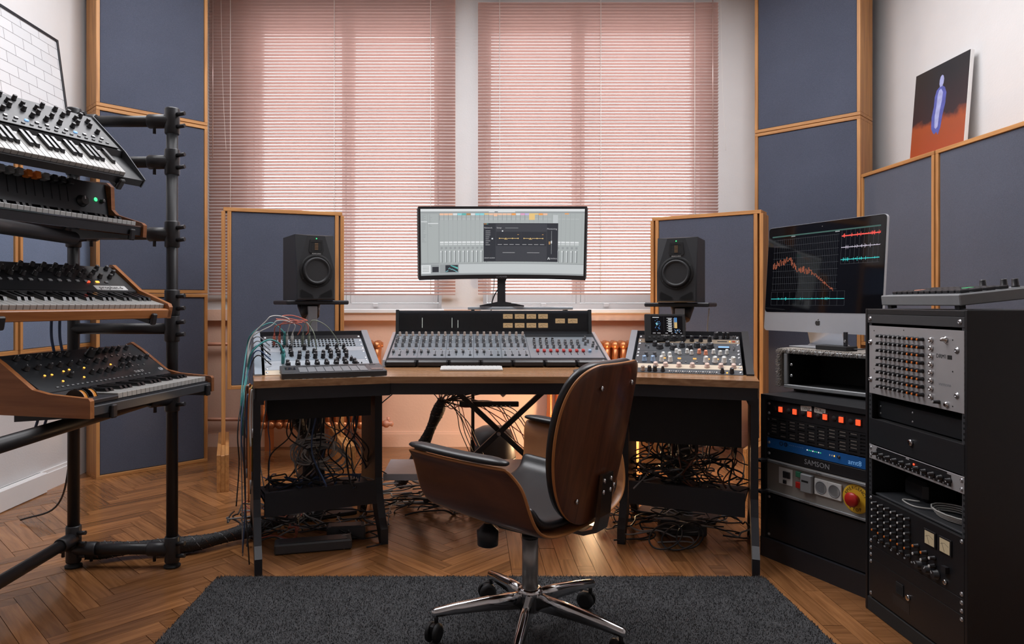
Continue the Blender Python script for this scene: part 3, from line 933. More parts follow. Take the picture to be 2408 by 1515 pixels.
for x in (0.065, 0.105):
    b = MB(); b.cyl((x - 0.008, 0.085, 0.035), (x + 0.008, 0.085, 0.035), 0.034, n=20); b.build('pitch_wheel', 'led_orange_dim', k4) if False else b.build('pitch_wheel', 'wheel_glow', k4)
    b = MB()
    for s_ in (-0.0105, 0.0085):
        b.cyl((x + s_, 0.085, 0.035), (x + s_ + 0.002, 0.085, 0.035), 0.037, n=20)
    b.box(x - 0.008, x + 0.008, 0.078, 0.09, 0.066, 0.074)
    b.build('wheel_rim', 'black_plastic', k4)
sp = Matrix.Translation((0, 0.165, 0.0602)) @ RX(32.6)
b = MB(); b.box(0.02, L4 - 0.02, 0.0, 0.21, 0.0, 0.002); b.build('control_panel', 'panel_grey_dark', k4, sp)
def k4k(x, y, r=0.0085, m_='black_plastic'):
    inst('knob', knob_mesh(r, r * 2.1, m_), k4, sp @ T(x, y, 0.002) @ RZ(rnd.uniform(-140, 140)))
for x in (0.07, 0.115, 0.16, 0.205, 0.25, 0.285): k4k(x, 0.18)
for x in (0.06, 0.105, 0.155, 0.20, 0.245, 0.29, 0.33, 0.375, 0.42): k4k(x, 0.125)
k4k(0.38, 0.165, 0.016)
for x in (0.45, 0.485, 0.52, 0.555, 0.60): k4k(x, 0.185)
for x in (0.50, 0.535, 0.57, 0.605, 0.645): k4k(x, 0.115)
for x in (0.19, 0.29, 0.33, 0.37, 0.405): k4k(x, 0.065)
for x in (0.46, 0.50): k4k(x, 0.08)
for x, y in ((0.10, 0.085), (0.13, 0.085), (0.19, 0.095), (0.22, 0.10), (0.29, 0.10), (0.14, 0.045), (0.24, 0.05), (0.425, 0.10), (0.09, 0.20)):
    inst('indicator_lamp', button_mesh(0.006, 0.006, 0.003, 'led_orange'), k4, sp @ T(x, y, 0.002))
for i in range(22):
    inst('button', button_mesh(0.010, 0.005, 0.003, 'grey_plastic'), k4, sp @ T(0.09 + i * 0.022, 0.018, 0.002))
for i in range(10):
    inst('button', button_mesh(0.008, 0.006, 0.003, 'steel'), k4, sp @ T(0.45 + (i % 5) * 0.034, 0.15 - (i // 5) * 0.075, 0.002))
text('SUB 37', 0.018, 'print_white', k4, sp @ T(0.52, 0.04, 0.0024))
b = MB(); b.lathe([(0.011, 0), (0.011, 0.0015), (0.007, 0.0015), (0.007, 0.0005)], 20); b.build('emblem', 'steel', k4, sp @ T(0.645, 0.035, 0.002))
arms(k4, L4, 0.34, (0.10, L4 - 0.05), -0.012)
# ------------------------------------------------------------------ studio desk with two angled wings
DZ0, DZ1 = 0.764, 0.794
WL = Vector((-0.893, 2.852)); UL = Vector((0.949, 0.316)); VL = Vector((-0.316, 0.949))
OR = Vector((0.649, 3.029)); UR = Vector((0.949, -0.316)); VR = Vector((0.316, 0.949))
WW = 0.56
def wl(u, v): p = WL + UL * u + VL * v; return (p.x, p.y)
def wr(u, v): p = OR + UR * u + VR * v; return (p.x, p.y)
desk = thing('studio_desk', 'wooden topped studio desk on black legs with two angled rack wings', 'desk', T(0.143, 3.3, 0))
DI = inv(desk)
def dpart(mb, nm, mt): return mb.build(nm, mt, desk, DI)
def dpoly(poly, z0, z1, nm, mt):
    b = MB(); b.prism(poly, z0, z1); return dpart(b, nm, mt)
dpoly([wl(-0.012, 0), wl(WW, 0), wl(WW, 0.24), wl(-0.012, 0.24)], DZ0, DZ1, 'desktop_wing', 'desk_wood')
dpoly([wr(0, 0), wr(WW + 0.012, 0), wr(WW + 0.012, 0.24), wr(0, 0.24)], DZ0, DZ1, 'desktop_wing', 'desk_wood')
dpoly([wl(WW, 0.001), wr(0, 0.001), wr(0, 0.24), (0.75, 3.6), (0.75, 4.05), (-0.47, 4.05), (-0.47, 3.6), wl(WW, 0.24)], DZ0, DZ1 - 0.0005, 'desktop_middle', 'desk_wood')
AZ = 0.71
dpoly([wl(0.0, 0.012), wl(WW + 0.004, 0.012), wl(WW, 0.04), wl(0.0, 0.04)], AZ, DZ0, 'apron', 'black_satin')
dpoly([wr(-0.004, 0.012), wr(WW, 0.012), wr(WW, 0.04), wr(0.0, 0.04)], AZ, DZ0, 'apron', 'black_satin')
dpoly([wl(WW + 0.006, 0.014), wr(-0.006, 0.014), wr(0, 0.042), wl(WW, 0.042)], AZ + 0.003, DZ0, 'apron', 'black_satin')
dpoly([wl(-0.008, 0.03), wl(0.03, 0.03), wl(0.03, 0.66), wl(-0.008, 0.66)], AZ - 0.02, DZ0, 'side_beam', 'black_satin')
dpoly([wr(WW + 0.008, 0.03), wr(WW - 0.03, 0.03), wr(WW - 0.03, 0.66), wr(WW + 0.008, 0.66)], AZ - 0.02, DZ0, 'side_beam', 'black_satin')
LEG = [(0, .71), (-.34, .71), (-.34, .24), (-.40, .10), (-.46, .06), (-.46, 0), (-.40, 0), (-.33, .08), (-.27, .17), (-.10, .17), (-.03, .10), (.03, .06), (.09, 0), (.13, 0), (.13, .07), (.085, .11), (.02, .21), (.0, .28)]
def leg(tip, fwd, th=0.042):
    f = Vector((fwd[0], fwd[1], 0)).normalized(); s_ = Vector((-f.y, f.x, 0))
    M = basis((tip[0] - f.x * 0.13, tip[1] - f.y * 0.13, 0), f, (0, 0, 1), f.cross(Vector((0, 0, 1))))
    b = MB(); b.prism(LEG, -th / 2, th / 2, 0, M); dpart(b, 'leg', 'black_satin')
leg((-0.872, 2.806), (0.34, -0.94), 0.03); leg((-0.405, 3.18), (0.34, -0.94), 0.035)
leg((1.160, 2.806), (-0.34, -0.94), 0.03); leg((0.690, 3.185), (-0.34, -0.94), 0.035)
# cable trays between the legs
for pts in (((-0.90, 2.985), (-0.445, 3.20)), ((0.73, 3.20), (1.185, 2.985))):
    a, c = Vector(pts[0]), Vector(pts[1]); u = (c - a).normalized(); v = Vector((-u.y, u.x))
    def W(s_, t_): p = a + u * s_ + v * t_; return (p.x, p.y)
    Ln = (c - a).length
    dpoly([W(0, 0), W(Ln, 0), W(Ln, 0.02), W(0, 0.02)], 0.185, 0.29, 'tray_front', 'black_satin')
    dpoly([W(0, 0.02), W(Ln, 0.02), W(Ln, 0.25), W(0, 0.25)], 0.245, 0.26, 'tray_shelf', 'black_satin')
dpoly([(-0.44, 3.40), (0.73, 3.40), (0.73, 3.72), (-0.44, 3.72)], 0.24, 0.272, 'foot_shelf', 'shelf_grey')
# rack boxes hanging under the wings
dpoly([wl(0.05, 0.14), wl(WW - 0.06, 0.14), wl(WW - 0.06, 0.56), wl(0.05, 0.56)], 0.605, AZ, 'rack_box', 'black_matte')
dpoly([wr(0.03, 0.14), wr(WW - 0.05, 0.14), wr(WW - 0.05, 0.56), wr(0.03, 0.56)], 0.485, AZ, 'rack_box', 'black_matte')
# sloped rack tubs on the wings: side cheeks, back wall
RZ0, RV0, RV1, RZ1 = 0.796, 0.215, 0.60, 0.958
def tub(f, mside):
    for u0, u1 in ((-0.006, 0.026), (WW - 0.026, WW + 0.006)):
        b = MB()
        pts = [(f(uu, vv), z) for uu in (u0, u1) for vv, z in ((RV0 - 0.01, 0.72), (RV0 - 0.01, RZ0 + 0.006), (RV1 + 0.03, RZ1 + 0.018), (RV1 + 0.03, 0.72))]
        vs = [(p[0], p[1], z) for p, z in pts]
        b.add(vs, [(0, 1, 2, 3), (7, 6, 5, 4), (0, 4, 5, 1), (1, 5, 6, 2), (2, 6, 7, 3), (3, 7, 4, 0)])
        dpart(b, 'rack_cheek', mside[0] if u0 < 0 else mside[1])
    dpoly([f(0.026, RV1 + 0.012), f(WW - 0.026, RV1 + 0.012), f(WW - 0.026, RV1 + 0.03), f(0.026, RV1 + 0.03)], 0.72, RZ1 + 0.015, 'rack_back', 'black_satin')
tub(wl, ('panel_steel_blue', 'cheek_grey')); tub(wr, ('cheek_grey', 'panel_black'))
SLO = math.atan2(RZ1 - RZ0, RV1 - RV0)
SLEN = math.hypot(RZ1 - RZ0, RV1 - RV0)
def wing_frame(f, U, V):
    o = f(0.0385, RV0)
    y = Vector((V.x * math.cos(SLO), V.y * math.cos(SLO), math.sin(SLO)))
    x = Vector((U.x, U.y, 0))
    return basis((o[0], o[1], RZ0), x, y, x.cross(y))
ML, MR = wing_frame(wl, UL, VL), wing_frame(wr, UR, VR)
U1 = 0.0452
RW = 0.483
def unit(name, lab, frame, y0, nu, pm, cat='rack unit', group=None, chassis=0.12, screws=True, w=RW, body='black_matte', cw=0.44):
    t = thing(name, lab, cat, frame @ T(0, y0, 0), group)
    h = nu * U1 - 0.0012
    b = MB(); b.box(0, w, 0, h, -0.003, 0.0, b=0.0008); b.build('front_panel', pm, t)
    if chassis:
        b = MB(); b.box((w - cw) / 2, (w + cw) / 2, 0.002, h - 0.002, -chassis, -0.0035); b.build('chassis', body, t)
    if screws:
        for x in (0.010, w - 0.010):
            for y in ((h / 2,) if nu == 1 else (0.012, h - 0.012)):
                screw(t, x, y, 0.0)
    return t, h
gl = 'rack gear in the left desk wing'
# ---- left wing, from the front edge to the back
t, h = unit('equalizer', 'cream rack unit with black knobs at the front of the left wing', ML, 0.0, 1, 'panel_cream', group=gl)
knob(t, 0.075, 0.016, 0, 0.010, 0.028); knob(t, 0.076, 0.036, 0, 0.009, 0.024)
for i in range(10):
    knob(t, 0.125 + i * 0.031, 0.026, 0, 0.0088, 0.024)
for i in range(9):
    button(t, 0.142 + i * 0.031, 0.014, 0, 0.008, 0.006, 0.004, 'print_black')
for x in (0.10, 0.155, 0.255, 0.335): button(t, x, 0.036, 0, 0.004, 0.004, 0.002, 'knob_salmon')
t, h = unit('compressor', 'silver rack unit with paired black knobs above the cream one in the left wing', ML, U1, 2, 'panel_silver', group=gl)
for i in range(8):
    x = 0.105 + i * 0.044
    knob(t, x, 0.022, 0, 0.0105, 0.026); knob(t, x - 0.002, 0.05, 0, 0.0095, 0.024)
for x in (0.335, 0.365, 0.40): knob(t, x, 0.076, 0, 0.008, 0.02)
for i in range(14): button(t, 0.09 + i * 0.026, 0.036, 0, 0.016, 0.0022, 0.0006, 'print_black', 'scale_mark')
for x in (0.43, 0.445): button(t, x, 0.045, 0, 0.006, 0.006, 0.006, 'print_black')
t, h = unit('equalizer', 'blue grey rack unit densely set with black knobs in the left wing', ML, 3 * U1, 2, 'panel_steel_blue', group=gl)
for i in range(9):
    x = 0.085 + i * 0.037
    if i > 1: knob(t, x, 0.020, 0, 0.0095, 0.025)
    knob(t, x + 0.004, 0.048, 0, 0.0095, 0.025)
    if i in (0, 1, 4, 6, 7, 8): knob(t, x, 0.074, 0, 0.009, 0.022)
for i in range(12): button(t, 0.10 + i * 0.028, 0.034, 0, 0.004, 0.004, 0.004, 'steel')
t, h = unit('channel_strip', 'pale steel rack unit with few knobs below the patch bays', ML, 5 * U1, 1, 'panel_silver', group=gl)
for x in (0.085, 0.125, 0.19, 0.30, 0.345, 0.38): knob(t, x, 0.022, 0, 0.009, 0.026)
for k in range(2):
    t, h = unit('patch_bay', ('lower' if k == 0 else 'upper') + ' grey patch bay with rows of sockets at the back of the left wing', ML, (6 + k) * U1, 1, 'panel_steel_blue', 'patch bay', gl)
    jm = _mc.get('jack')
    if jm is None:
        b = MB(); b.lathe([(0.0058, 0), (0.0058, 0.0025), (0.0034, 0.0025), (0.0034, -0.002)], 10); jm = _mc['jack'] = b.mesh('socket', ['dark_hole'])
    for r_ in range(2):
        for i in range(24):
            inst('socket', jm, t, T(0.045 + i * 0.0171, 0.012 + r_ * 0.021, 0))
    for r_ in range(2):
        b = MB(); b.box(0.036, 0.447, 0.0205 + r_ * 0.02, 0.0225 + r_ * 0.02, 0, 0.0004); b.build('label_strip', 'print_white', t)
t, h = unit('blank_panel', 'black blank panel along the back edge of the left wing', ML, 8 * U1, 1, 'panel_black', 'blank panel', gl)
gr = 'rack gear in the right desk wing'
# ---- right wing
t, h = unit('compressor', 'black rack unit with pointed black knobs at the front of the right wing', MR, 0.0, 1, 'panel_grey', group=gr)
for x, m_ in ((0.045, 'knob_brown'), (0.075, 'black_plastic'), (0.10, 'black_plastic'), (0.135, 'black_plastic'), (0.395, 'black_plastic'), (0.435, 'black_plastic')):
    knob(t, x, 0.018, 0, 0.0095, 0.024, m_, taper=0.55 if x in (0.135, 0.395) else 0.88)
for i in range(22): button(t, 0.165 + i * 0.0098, 0.012, 0, 0.005, 0.010, 0.005, 'print_grey' if i % 3 else 'print_white', 'toggle')
button(t, 0.415, 0.014, 0, 0.006, 0.006, 0.004, 'led_orange', 'indicator_lamp')
t, h = unit('preamplifier', 'beige rack unit with blocky pink knobs in the right wing', MR, U1, 1, 'panel_cream', group=gr)
for x in (0.10, 0.145, 0.205, 0.265, 0.33, 0.39, 0.445):
    knob(t, x, 0.024, 0, 0.0115, 0.018, 'knob_pink', pointer='print_grey')
t, h = unit('equalizer', 'dark rack unit with grey and blue capped knobs and amber lamps, right wing', MR, 2 * U1, 2, 'panel_grey', group=gr)
for i, x in enumerate((0.045, 0.085, 0.125, 0.165)):
    knob(t, x, 0.024, 0, 0.0105, 0.028, 'knob_blue' if i < 2 else 'knob_white', pointer='print_black')
for x in (0.325, 0.365, 0.405, 0.445): knob(t, x, 0.026, 0, 0.0115, 0.03, 'knob_white', pointer='print_black')
for x in (0.20, 0.215, 0.235, 0.265, 0.285): button(t, x, 0.022, 0, 0.008, 0.008, 0.004, 'steel')
for x in (0.135, 0.205, 0.275, 0.335, 0.375): button(t, x, 0.055, 0, 0.016, 0.009, 0.004, 'amber_button')
for x in (0.41, 0.435): button(t, x, 0.055, 0, 0.014, 0.008, 0.003, 'print_white')
for i, x in enumerate((0.05, 0.09, 0.13, 0.16)): knob(t, x, 0.077, 0, 0.0095, 0.022, 'knob_grey' if i < 2 else 'knob_white', pointer='print_black')
t, h = unit('equalizer', 'dark rack unit with white and two salmon knobs in the right wing', MR, 4 * U1, 1, 'panel_grey', group=gr)
for i, x in enumerate((0.19, 0.205, 0.24, 0.26, 0.295, 0.325, 0.36, 0.39, 0.42)):
    knob(t, x, 0.014 if i % 2 else 0.026, 0, 0.0088, 0.022, 'knob_salmon' if i in (4, 5) else 'knob_white', pointer='print_black')
t, h = unit('tape_echo', 'dark rack unit with large black knobs and a small lit display', MR, 5 * U1, 2, 'panel_grey', group=gr)
for x, y, r_ in ((0.11, 0.03, 0.016), (0.175, 0.026, 0.017), (0.215, 0.05, 0.014), (0.25, 0.028, 0.015), (0.285, 0.052, 0.015), (0.315, 0.024, 0.012), (0.345, 0.048, 0.018), (0.085, 0.058, 0.012), (0.145, 0.06, 0.012)):
    knob(t, x, y, 0, r_, 0.022)
b = MB(); b.box(0.38, 0.435, 0.025, 0.05, 0, 0.006); b.build('display_frame', 'panel_black', t)
b = MB(); b.box(0.383, 0.432, 0.034, 0.048, 0.006, 0.0065); b.build('display', 'led_blue', t)
for x, y in ((0.04, 0.05), (0.055, 0.03), (0.455, 0.05), (0.455, 0.035), (0.452, 0.02)): button(t, x, y, 0, 0.007, 0.007, 0.012, 'steel', 'toggle')
t, h = unit('equalizer', 'bronze faced rack unit with evenly spaced black knobs and a red switch', MR, 7 * U1, 1, 'panel_bronze', group=gr)
for i in range(8): knob(t, 0.05 + i * 0.042, 0.024, 0, 0.010, 0.028)
b = MB(); b.box(0.38, 0.425, 0.018, 0.026, 0, 0.001); b.build('slot', 'dark_hole', t)
button(t, 0.455, 0.022, 0, 0.014, 0.01, 0.004, 'led_red_dim', 'power_switch'); button(t, 0.438, 0.022, 0, 0.006, 0.005, 0.003, 'led_orange', 'indicator_lamp')
t, h = unit('preamplifier', 'black rack unit with three tall knobs at the back of the right wing', MR, 8 * U1, 1, 'panel_black', group=gr)
for x, r_ in ((0.375, 0.012), (0.41, 0.008), (0.43, 0.008)): knob(t, x, 0.02, 0, r_, 0.03)
for x in (0.20, 0.212, 0.455, 0.465): button(t, x, 0.02, 0, 0.005, 0.005, 0.012, 'steel', 'toggle')
b = MB(); b.box(0.20, 0.34, 0.012, 0.03, 0, 0.002); b.build('meter_strip', 'screen_glass', t)

# ---- pad controller on the left wing
pc = thing('pad_controller', 'black controller with eight long grey touch pads on the left wing', 'controller', basis((*wl(0.10, 0.015), DZ1 + 0.003), (UL.x, UL.y, 0), (VL.x * 0.995, VL.y * 0.995, 0.10), Vector((UL.x, UL.y, 0)).cross(Vector((VL.x * 0.995, VL.y * 0.995, 0.10)))))
b = MB(); b.box(0, 0.45, 0, 0.175, 0, 0.024, b=0.002); b.build('body', 'dark_grey_plastic', pc)
b = MB(); b.box(0.008, 0.442, 0.008, 0.167, 0.024, 0.0246); b.build('face_plate', 'panel_grey', pc)
for i in range(8):
    b = MB(); b.box(0.075 + i * 0.037, 0.075 + i * 0.037 + 0.034, 0.012, 0.115, 0.0246, 0.0265, b=0.0006); b.build('touch_pad', 'grey_plastic_light', pc)
b = MB(); b.box(0.018, 0.062, 0.07, 0.12, 0.0246, 0.026); b.build('display', 'screen_glass', pc)
b = MB(); b.box(0.385, 0.435, 0.02, 0.06, 0.0246, 0.026); b.build('display', 'screen_glass', pc)
for i in range(10): button(pc, 0.03 + i * 0.042, 0.145, 0.0246, 0.028, 0.018, 0.0015, 'dark_grey_plastic')

# ------------------------------------------------------------------ mixing console with meter bridge
CX0, CW = -0.455, 1.16
con = thing('mixing_console', 'large grey mixing console with many channel strips and a meter bridge', 'mixing console', T(CX0, 3.50, DZ1 + 0.001))
CY, CZF, CZB = 0.455, 0.030, 0.142
b = MB(); b.prism([(0.02, 0), (0.50, 0), (0.50, CZB), (CY, CZB), (0.02, CZF)], 0.016, CW - 0.016, 0, YZ); b.build('body', 'panel_black', con)
for x in (0, CW - 0.016):
    b = MB(); b.prism([(-0.02, 0), (0.52, 0), (0.52, CZB + 0.012), (CY, CZB + 0.014), (-0.01, CZF + 0.004)], x, x + 0.016, 0, YZ); b.build('side_cheek', 'aluminium', con)
cs = math.atan2(CZB - CZF, CY - 0.02)
CF = T(0, 0.02, CZF) @ Matrix.Rotation(cs, 4, 'X')
clen = math.hypot(CZB - CZF, CY - 0.02)
NCH, chw, cx0 = 20, 0.0368, 0.022
for g in range(5):
    b = MB(); b.box(cx0 + g * 4 * chw + 0.0006, cx0 + (g + 1) * 4 * chw - 0.0006, 0.03, clen - 0.002, 0, 0.003, b=0.0006); b.build('channel_panel', 'console_grey', con, CF)
mx0 = cx0 + NCH * chw
b = MB(); b.box(mx0 + 0.001, CW - 0.02, 0.03, clen - 0.06, 0, 0.003, b=0.0006); b.build('master_panel', 'console_grey', con, CF)
b = MB(); b.box(mx0 + 0.001, CW - 0.02, clen - 0.059, clen - 0.002, 0, 0.004); b.build('upper_panel', 'panel_grey_dark', con, CF)
def ck(x, y, r_, h_, m_, nm='knob'):
    inst(nm, knob_mesh(r_, h_, m_, pointer='print_white'), con, CF @ T(x, y, 0.003) @ RZ(rnd.uniform(-130, 130)))
def cb(x, y, w_, d_, h_, m_, nm='button'):
    inst(nm, button_mesh(w_, d_, h_, m_), con, CF @ T(x, y, 0.003))
for i in range(NCH):
    x = cx0 + (i + 0.5) * chw
    ck(x + 0.004, clen - 0.035, 0.0076, 0.023, 'knob_brown')
    for k in range(3): ck(x, clen - 0.105 - k * 0.030, 0.0084, 0.023, 'knob_grey')
    ck(x + 0.002, clen - 0.235, 0.0078, 0.022, 'knob_grey')
    cb(x + 0.011, clen - 0.12, 0.005, 0.008, 0.005, 'print_white'); cb(x - 0.008, clen - 0.285, 0.007, 0.006, 0.004, 'knob_brown')
    cb(x, 0.105, 0.003, 0.075, 0.0006, 'dark_hole', 'fader_slot')
    up = i in (0, 2, 3, 4, 5, 9, 10, 12, 13)
    cb(x, 0.115 if up else 0.066, 0.014, 0.020 if up else 0.006, 0.014 if up else 0.006, 'knob_grey' if up else 'panel_black', 'fader_cap')
    cb(x - 0.001, 0.148, 0.030, 0.0012, 0.0004, 'print_white', 'scale_mark')
for r_ in range(4):
    for i in range(8):
        x = mx0 + 0.035 + i * 0.034 + r_ * 0.002
        if r_ == 3 and i > 3: continue
        ck(x, 0.21 + r_ * 0.033 - (0.02 if r_ == 0 else 0), 0.0072, 0.021, 'knob_grey' if r_ < 3 else 'black_plastic')
for i in range(8):
    x = mx0 + 0.045 + i * 0.0345
    cb(x, 0.115, 0.003, 0.08, 0.0006, 'dark_hole', 'fader_slot'); cb(x, 0.128, 0.016, 0.022, 0.013, 'knob_red', 'fader_cap')
    cb(x, 0.158, 0.030, 0.0012, 0.0004, 'print_white', 'scale_mark')
cb(mx0 + 0.045 + 8 * 0.0345, 0.128, 0.016, 0.022, 0.013, 'knob_blue', 'fader_cap')
for x, y in ((0.315, 0.24), (0.335, 0.28), (0.315, 0.31), (0.35, 0.21), (0.36, 0.25), (0.33, 0.34), (0.365, 0.17)):
    ck(mx0 + x, y, 0.0068, 0.02, 'knob_grey')
for g in range(7):
    x0 = 0.012 + g * (CW - 0.024) / 7
    b = MB(); b.box(x0 + 0.003, x0 + (CW - 0.024) / 7 - 0.003, -0.045, 0.045, 0.0, 0.034, b=0.009); b.build('arm_pad', 'leather_black', con)
# meter bridge
BR = T(0.018, 0.478, CZB - 0.002) @ RX(-6)
BW, BH = CW - 0.036, 0.14
b = MB(); b.box(0, BW, 0, 0.05, 0, BH, b=0.002); b.build('meter_bridge', 'bridge_black', con, BR)
for x in (-0.004, BW - 0.014):
    b = MB(); b.box(x, x + 0.018, -0.016, 0.05, -0.004, BH + 0.004, b=0.002); b.build('bridge_end', 'black_matte', con, BR)
b = MB(); b.box(0.015, BW - 0.015, -0.006, -0.0045, 0.028, BH - 0.004); b.build('bridge_window', 'bridge_glass', con, BR)
lad = MB(); lad.box(-0.0016, 0.0016, -0.0012, 0, 0, 0.085); lme = lad.mesh('led_ladder', 'panel_grey_dark')
for i in range(16):
    inst('led_ladder', lme, con, BR @ T(0.045 + i * 0.0345, 0, 0.038))
for i, hh in ((3, 0.058), (8, 0.055), (9, 0.045)):
    b = MB()
    k = 0
    while k * 0.0045 < hh:
        b.box(-0.0013, 0.0013, -0.002, -0.0012, k * 0.0045, k * 0.0045 + 0.0033); k += 1
    b.build('lit_ladder', 'led_white', con, BR @ T(0.045 + i * 0.0345, 0, 0.040))
def vu(x, z, w_=0.055, h_=0.027):
    b = MB(); b.box(-w_ / 2, w_ / 2, -0.002, 0, 0, h_); f = b.build('vu_meter', 'vu_amber', con, BR @ T(x, 0, z))
    n_ = MB(); n_.tube([(-w_ * 0.36, -0.0026, h_ * 0.30), (-w_ * 0.15, -0.0026, h_ * 0.62), (w_ * 0.12, -0.0026, h_ * 0.66), (w_ * 0.38, -0.0026, h_ * 0.45)], 0.0006, 4); n_.cyl((0.002, -0.0026, 0.001), (-w_ * 0.2, -0.0026, h_ * 0.7), 0.0005, n=4)
    n_.build('needle_and_scale', 'print_black', f)
for r_ in range(2):
    for i in range(4): vu(0.645 + i * 0.068, 0.040 + r_ * 0.052)
for i in range(2): vu(0.948 + i * 0.073, 0.066)
for i in range(4): knob(con, 0, 0, 0, 0.004, 0.006).matrix_basis = BR @ T(0.47 + i * 0.03, 0, 0.014) @ RX(90)

# ------------------------------------------------------------------ curved wide monitor on its stand
mon = thing('curved_monitor', 'wide curved monitor showing a grey audio session above the console', 'monitor', T(0.175, 4.10, 1.095))
MW, MH, MRAD = 0.985, 0.425, 1.35
MZ = 0.165
TI = RX(8)
def cpt(u, v, off=0.0):
    # u -0.5..0.5 across, v 0..1 up; concave towards the viewer
    a = u * MW / MRAD
    return Vector((math.sin(a) * (MRAD - off), -(MRAD - off) * (1 - math.cos(a)) * 1.0 - off * math.cos(a) + (0), v * MH - MH * 0.45))
MM = T(0, -0.055, MZ + MH * 0.45) @ TI
def mpatch(mb, u0, u1, v0, v1, mi, off):
    n_ = max(1, int((u1 - u0) * 28))
    vs = []
    for i in range(n_ + 1):
        u = u0 + (u1 - u0) * i / n_ - 0.5
        vs += [cpt(u, v0, off), cpt(u, v1, off)]
    mb.add(vs, [(2 * i, 2 * i + 2, 2 * i + 3, 2 * i + 1) for i in range(n_)], mi)
b = MB()
NS = 24
front = [[cpt(i / NS - 0.5, v, 0.0) for v in (0, 1)] for i in range(NS + 1)]
back = [[cpt(i / NS - 0.5, v, -0.03) for v in (0.03, 0.97)] for i in range(NS + 1)]
vs = []; fs = []
for i in range(NS + 1): vs += [front[i][0], front[i][1], back[i][1], back[i][0]]
for i in range(NS):
    for k in range(4): fs.append((i * 4 + k, i * 4 + (k + 1) % 4, (i + 1) * 4 + (k + 1) % 4, (i + 1) * 4 + k))
fs += [(0, 1, 2, 3), tuple(NS * 4 + k for k in (3, 2, 1, 0))]
b.add(vs, fs); b.build('housing', 'black_plastic', mon, MM)
SM = ['scr_grey', 'scr_light', 'scr_white', 'scr_mid', 'scr_line', 'scr_dark', 'scr_dark_soft', 'scr_text', 'scr_orange', 'scr_peach', 'scr_cyan', 'scr_teal', 'scr_pink', 'scr_violet', 'scr_gold', 'scr_brown']
si = {n_: i for i, n_ in enumerate(SM)}
s = MB()
def SR(u0, u1, v0, v1, m_, lv=1):
    # u, v in fractions of the lit screen area, v from the top
    U0, U1_ = 0.012 + u0 * 0.976, 0.012 + u1 * 0.976
    V1, V0 = 0.965 - v0 * 0.905, 0.965 - v1 * 0.905
    mpatch(s, U0, U1_, V0, V1, si[m_], 0.0008 + lv * 0.00025)
SR(0, 1, 0, 1, 'scr_grey', 0)
SR(0, 1, 0, 0.035, 'scr_white'); SR(0, 1, 0.045, 0.062, 'scr_mid'); SR(0.42, 0.58, 0.038, 0.05, 'scr_white', 2); SR(0.455, 0.475, 0.04, 0.05, 'scr_line', 3)
SR(0.0, 0.112, 0.07, 0.82, 'scr_mid'); SR(0.002, 0.042, 0.075, 0.81, 'scr_grey', 2); SR(0.044, 0.110, 0.075, 0.81, 'scr_grey', 2)
for i in range(26):
    SR(0.006, 0.016 + rnd.random() * 0.02, 0.09 + i * 0.016, 0.096 + i * 0.016, 'scr_mid', 3)
    if i < 11: SR(0.052, 0.07 + rnd.random() * 0.02, 0.09 + i * 0.0165, 0.096 + i * 0.0165, 'scr_mid', 3)
SR(0.003, 0.041, 0.185, 0.195, 'scr_white', 3); SR(0.046, 0.109, 0.21, 0.222, 'scr_white', 3)
cols = ['scr_peach', 'scr_peach', 'scr_peach', 'scr_white', 'scr_cyan', 'scr_teal', 'scr_brown', 'scr_white', 'scr_cyan', 'scr_cyan', 'scr_gold', 'scr_peach', 'scr_peach', 'scr_peach', 'scr_peach', 'scr_peach', 'scr_orange', 'scr_white', 'scr_pink', 'scr_violet', 'scr_gold', 'scr_gold', 'scr_orange', 'scr_peach']
tw = 0.0275
SR(0.115, 0.985, 0.065, 0.82, 'scr_mid', 1); SR(0.1165, 0.984, 0.066, 0.819, 'scr_grey', 2)
for i in range(31):
    u = 0.117 + i * tw
    if u > 0.96: break
    SR(u - 0.0006, u + 0.0006, 0.07, 0.815, 'scr_mid', 3)
    if i < 24:
        hh = 0.028 if cols[i] not in ('scr_gold',) else 0.02
        SR(u + 0.001, u + tw - 0.001, 0.066, 0.066 + hh, cols[i], 3)
        SR(u - 0.0006, u + 0.0008, 0.09, 0.17, 'scr_line', 4)
    SR(u + 0.002, u + tw - 0.002, 0.15, 0.156, 'scr_light', 4)
    if i < 11 or i > 25:
        SR(u + 0.002, u + tw - 0.002, 0.49, 0.515, 'scr_white', 4); SR(u + 0.002, u + tw - 0.002, 0.53, 0.54, 'scr_white', 4)
        SR(u + 0.006, u + tw - 0.008, 0.57, 0.605, 'scr_mid', 4)
        SR(u + 0.014, u + 0.017, 0.63, 0.81, 'scr_line', 4); SR(u + 0.004, u + 0.012, 0.63, 0.65, 'scr_white', 4); SR(u + 0.004, u + 0.012, 0.65, 0.80, 'scr_light', 4)
SR(0.665, 0.70, 0.066, 0.165, 'scr_gold', 5); SR(0.45, 0.472, 0.066, 0.11, 'scr_peach', 5); SR(0.81, 0.84, 0.09, 0.21, 'scr_light', 5); SR(0.88, 0.905, 0.066, 0.08, 'scr_orange', 5)
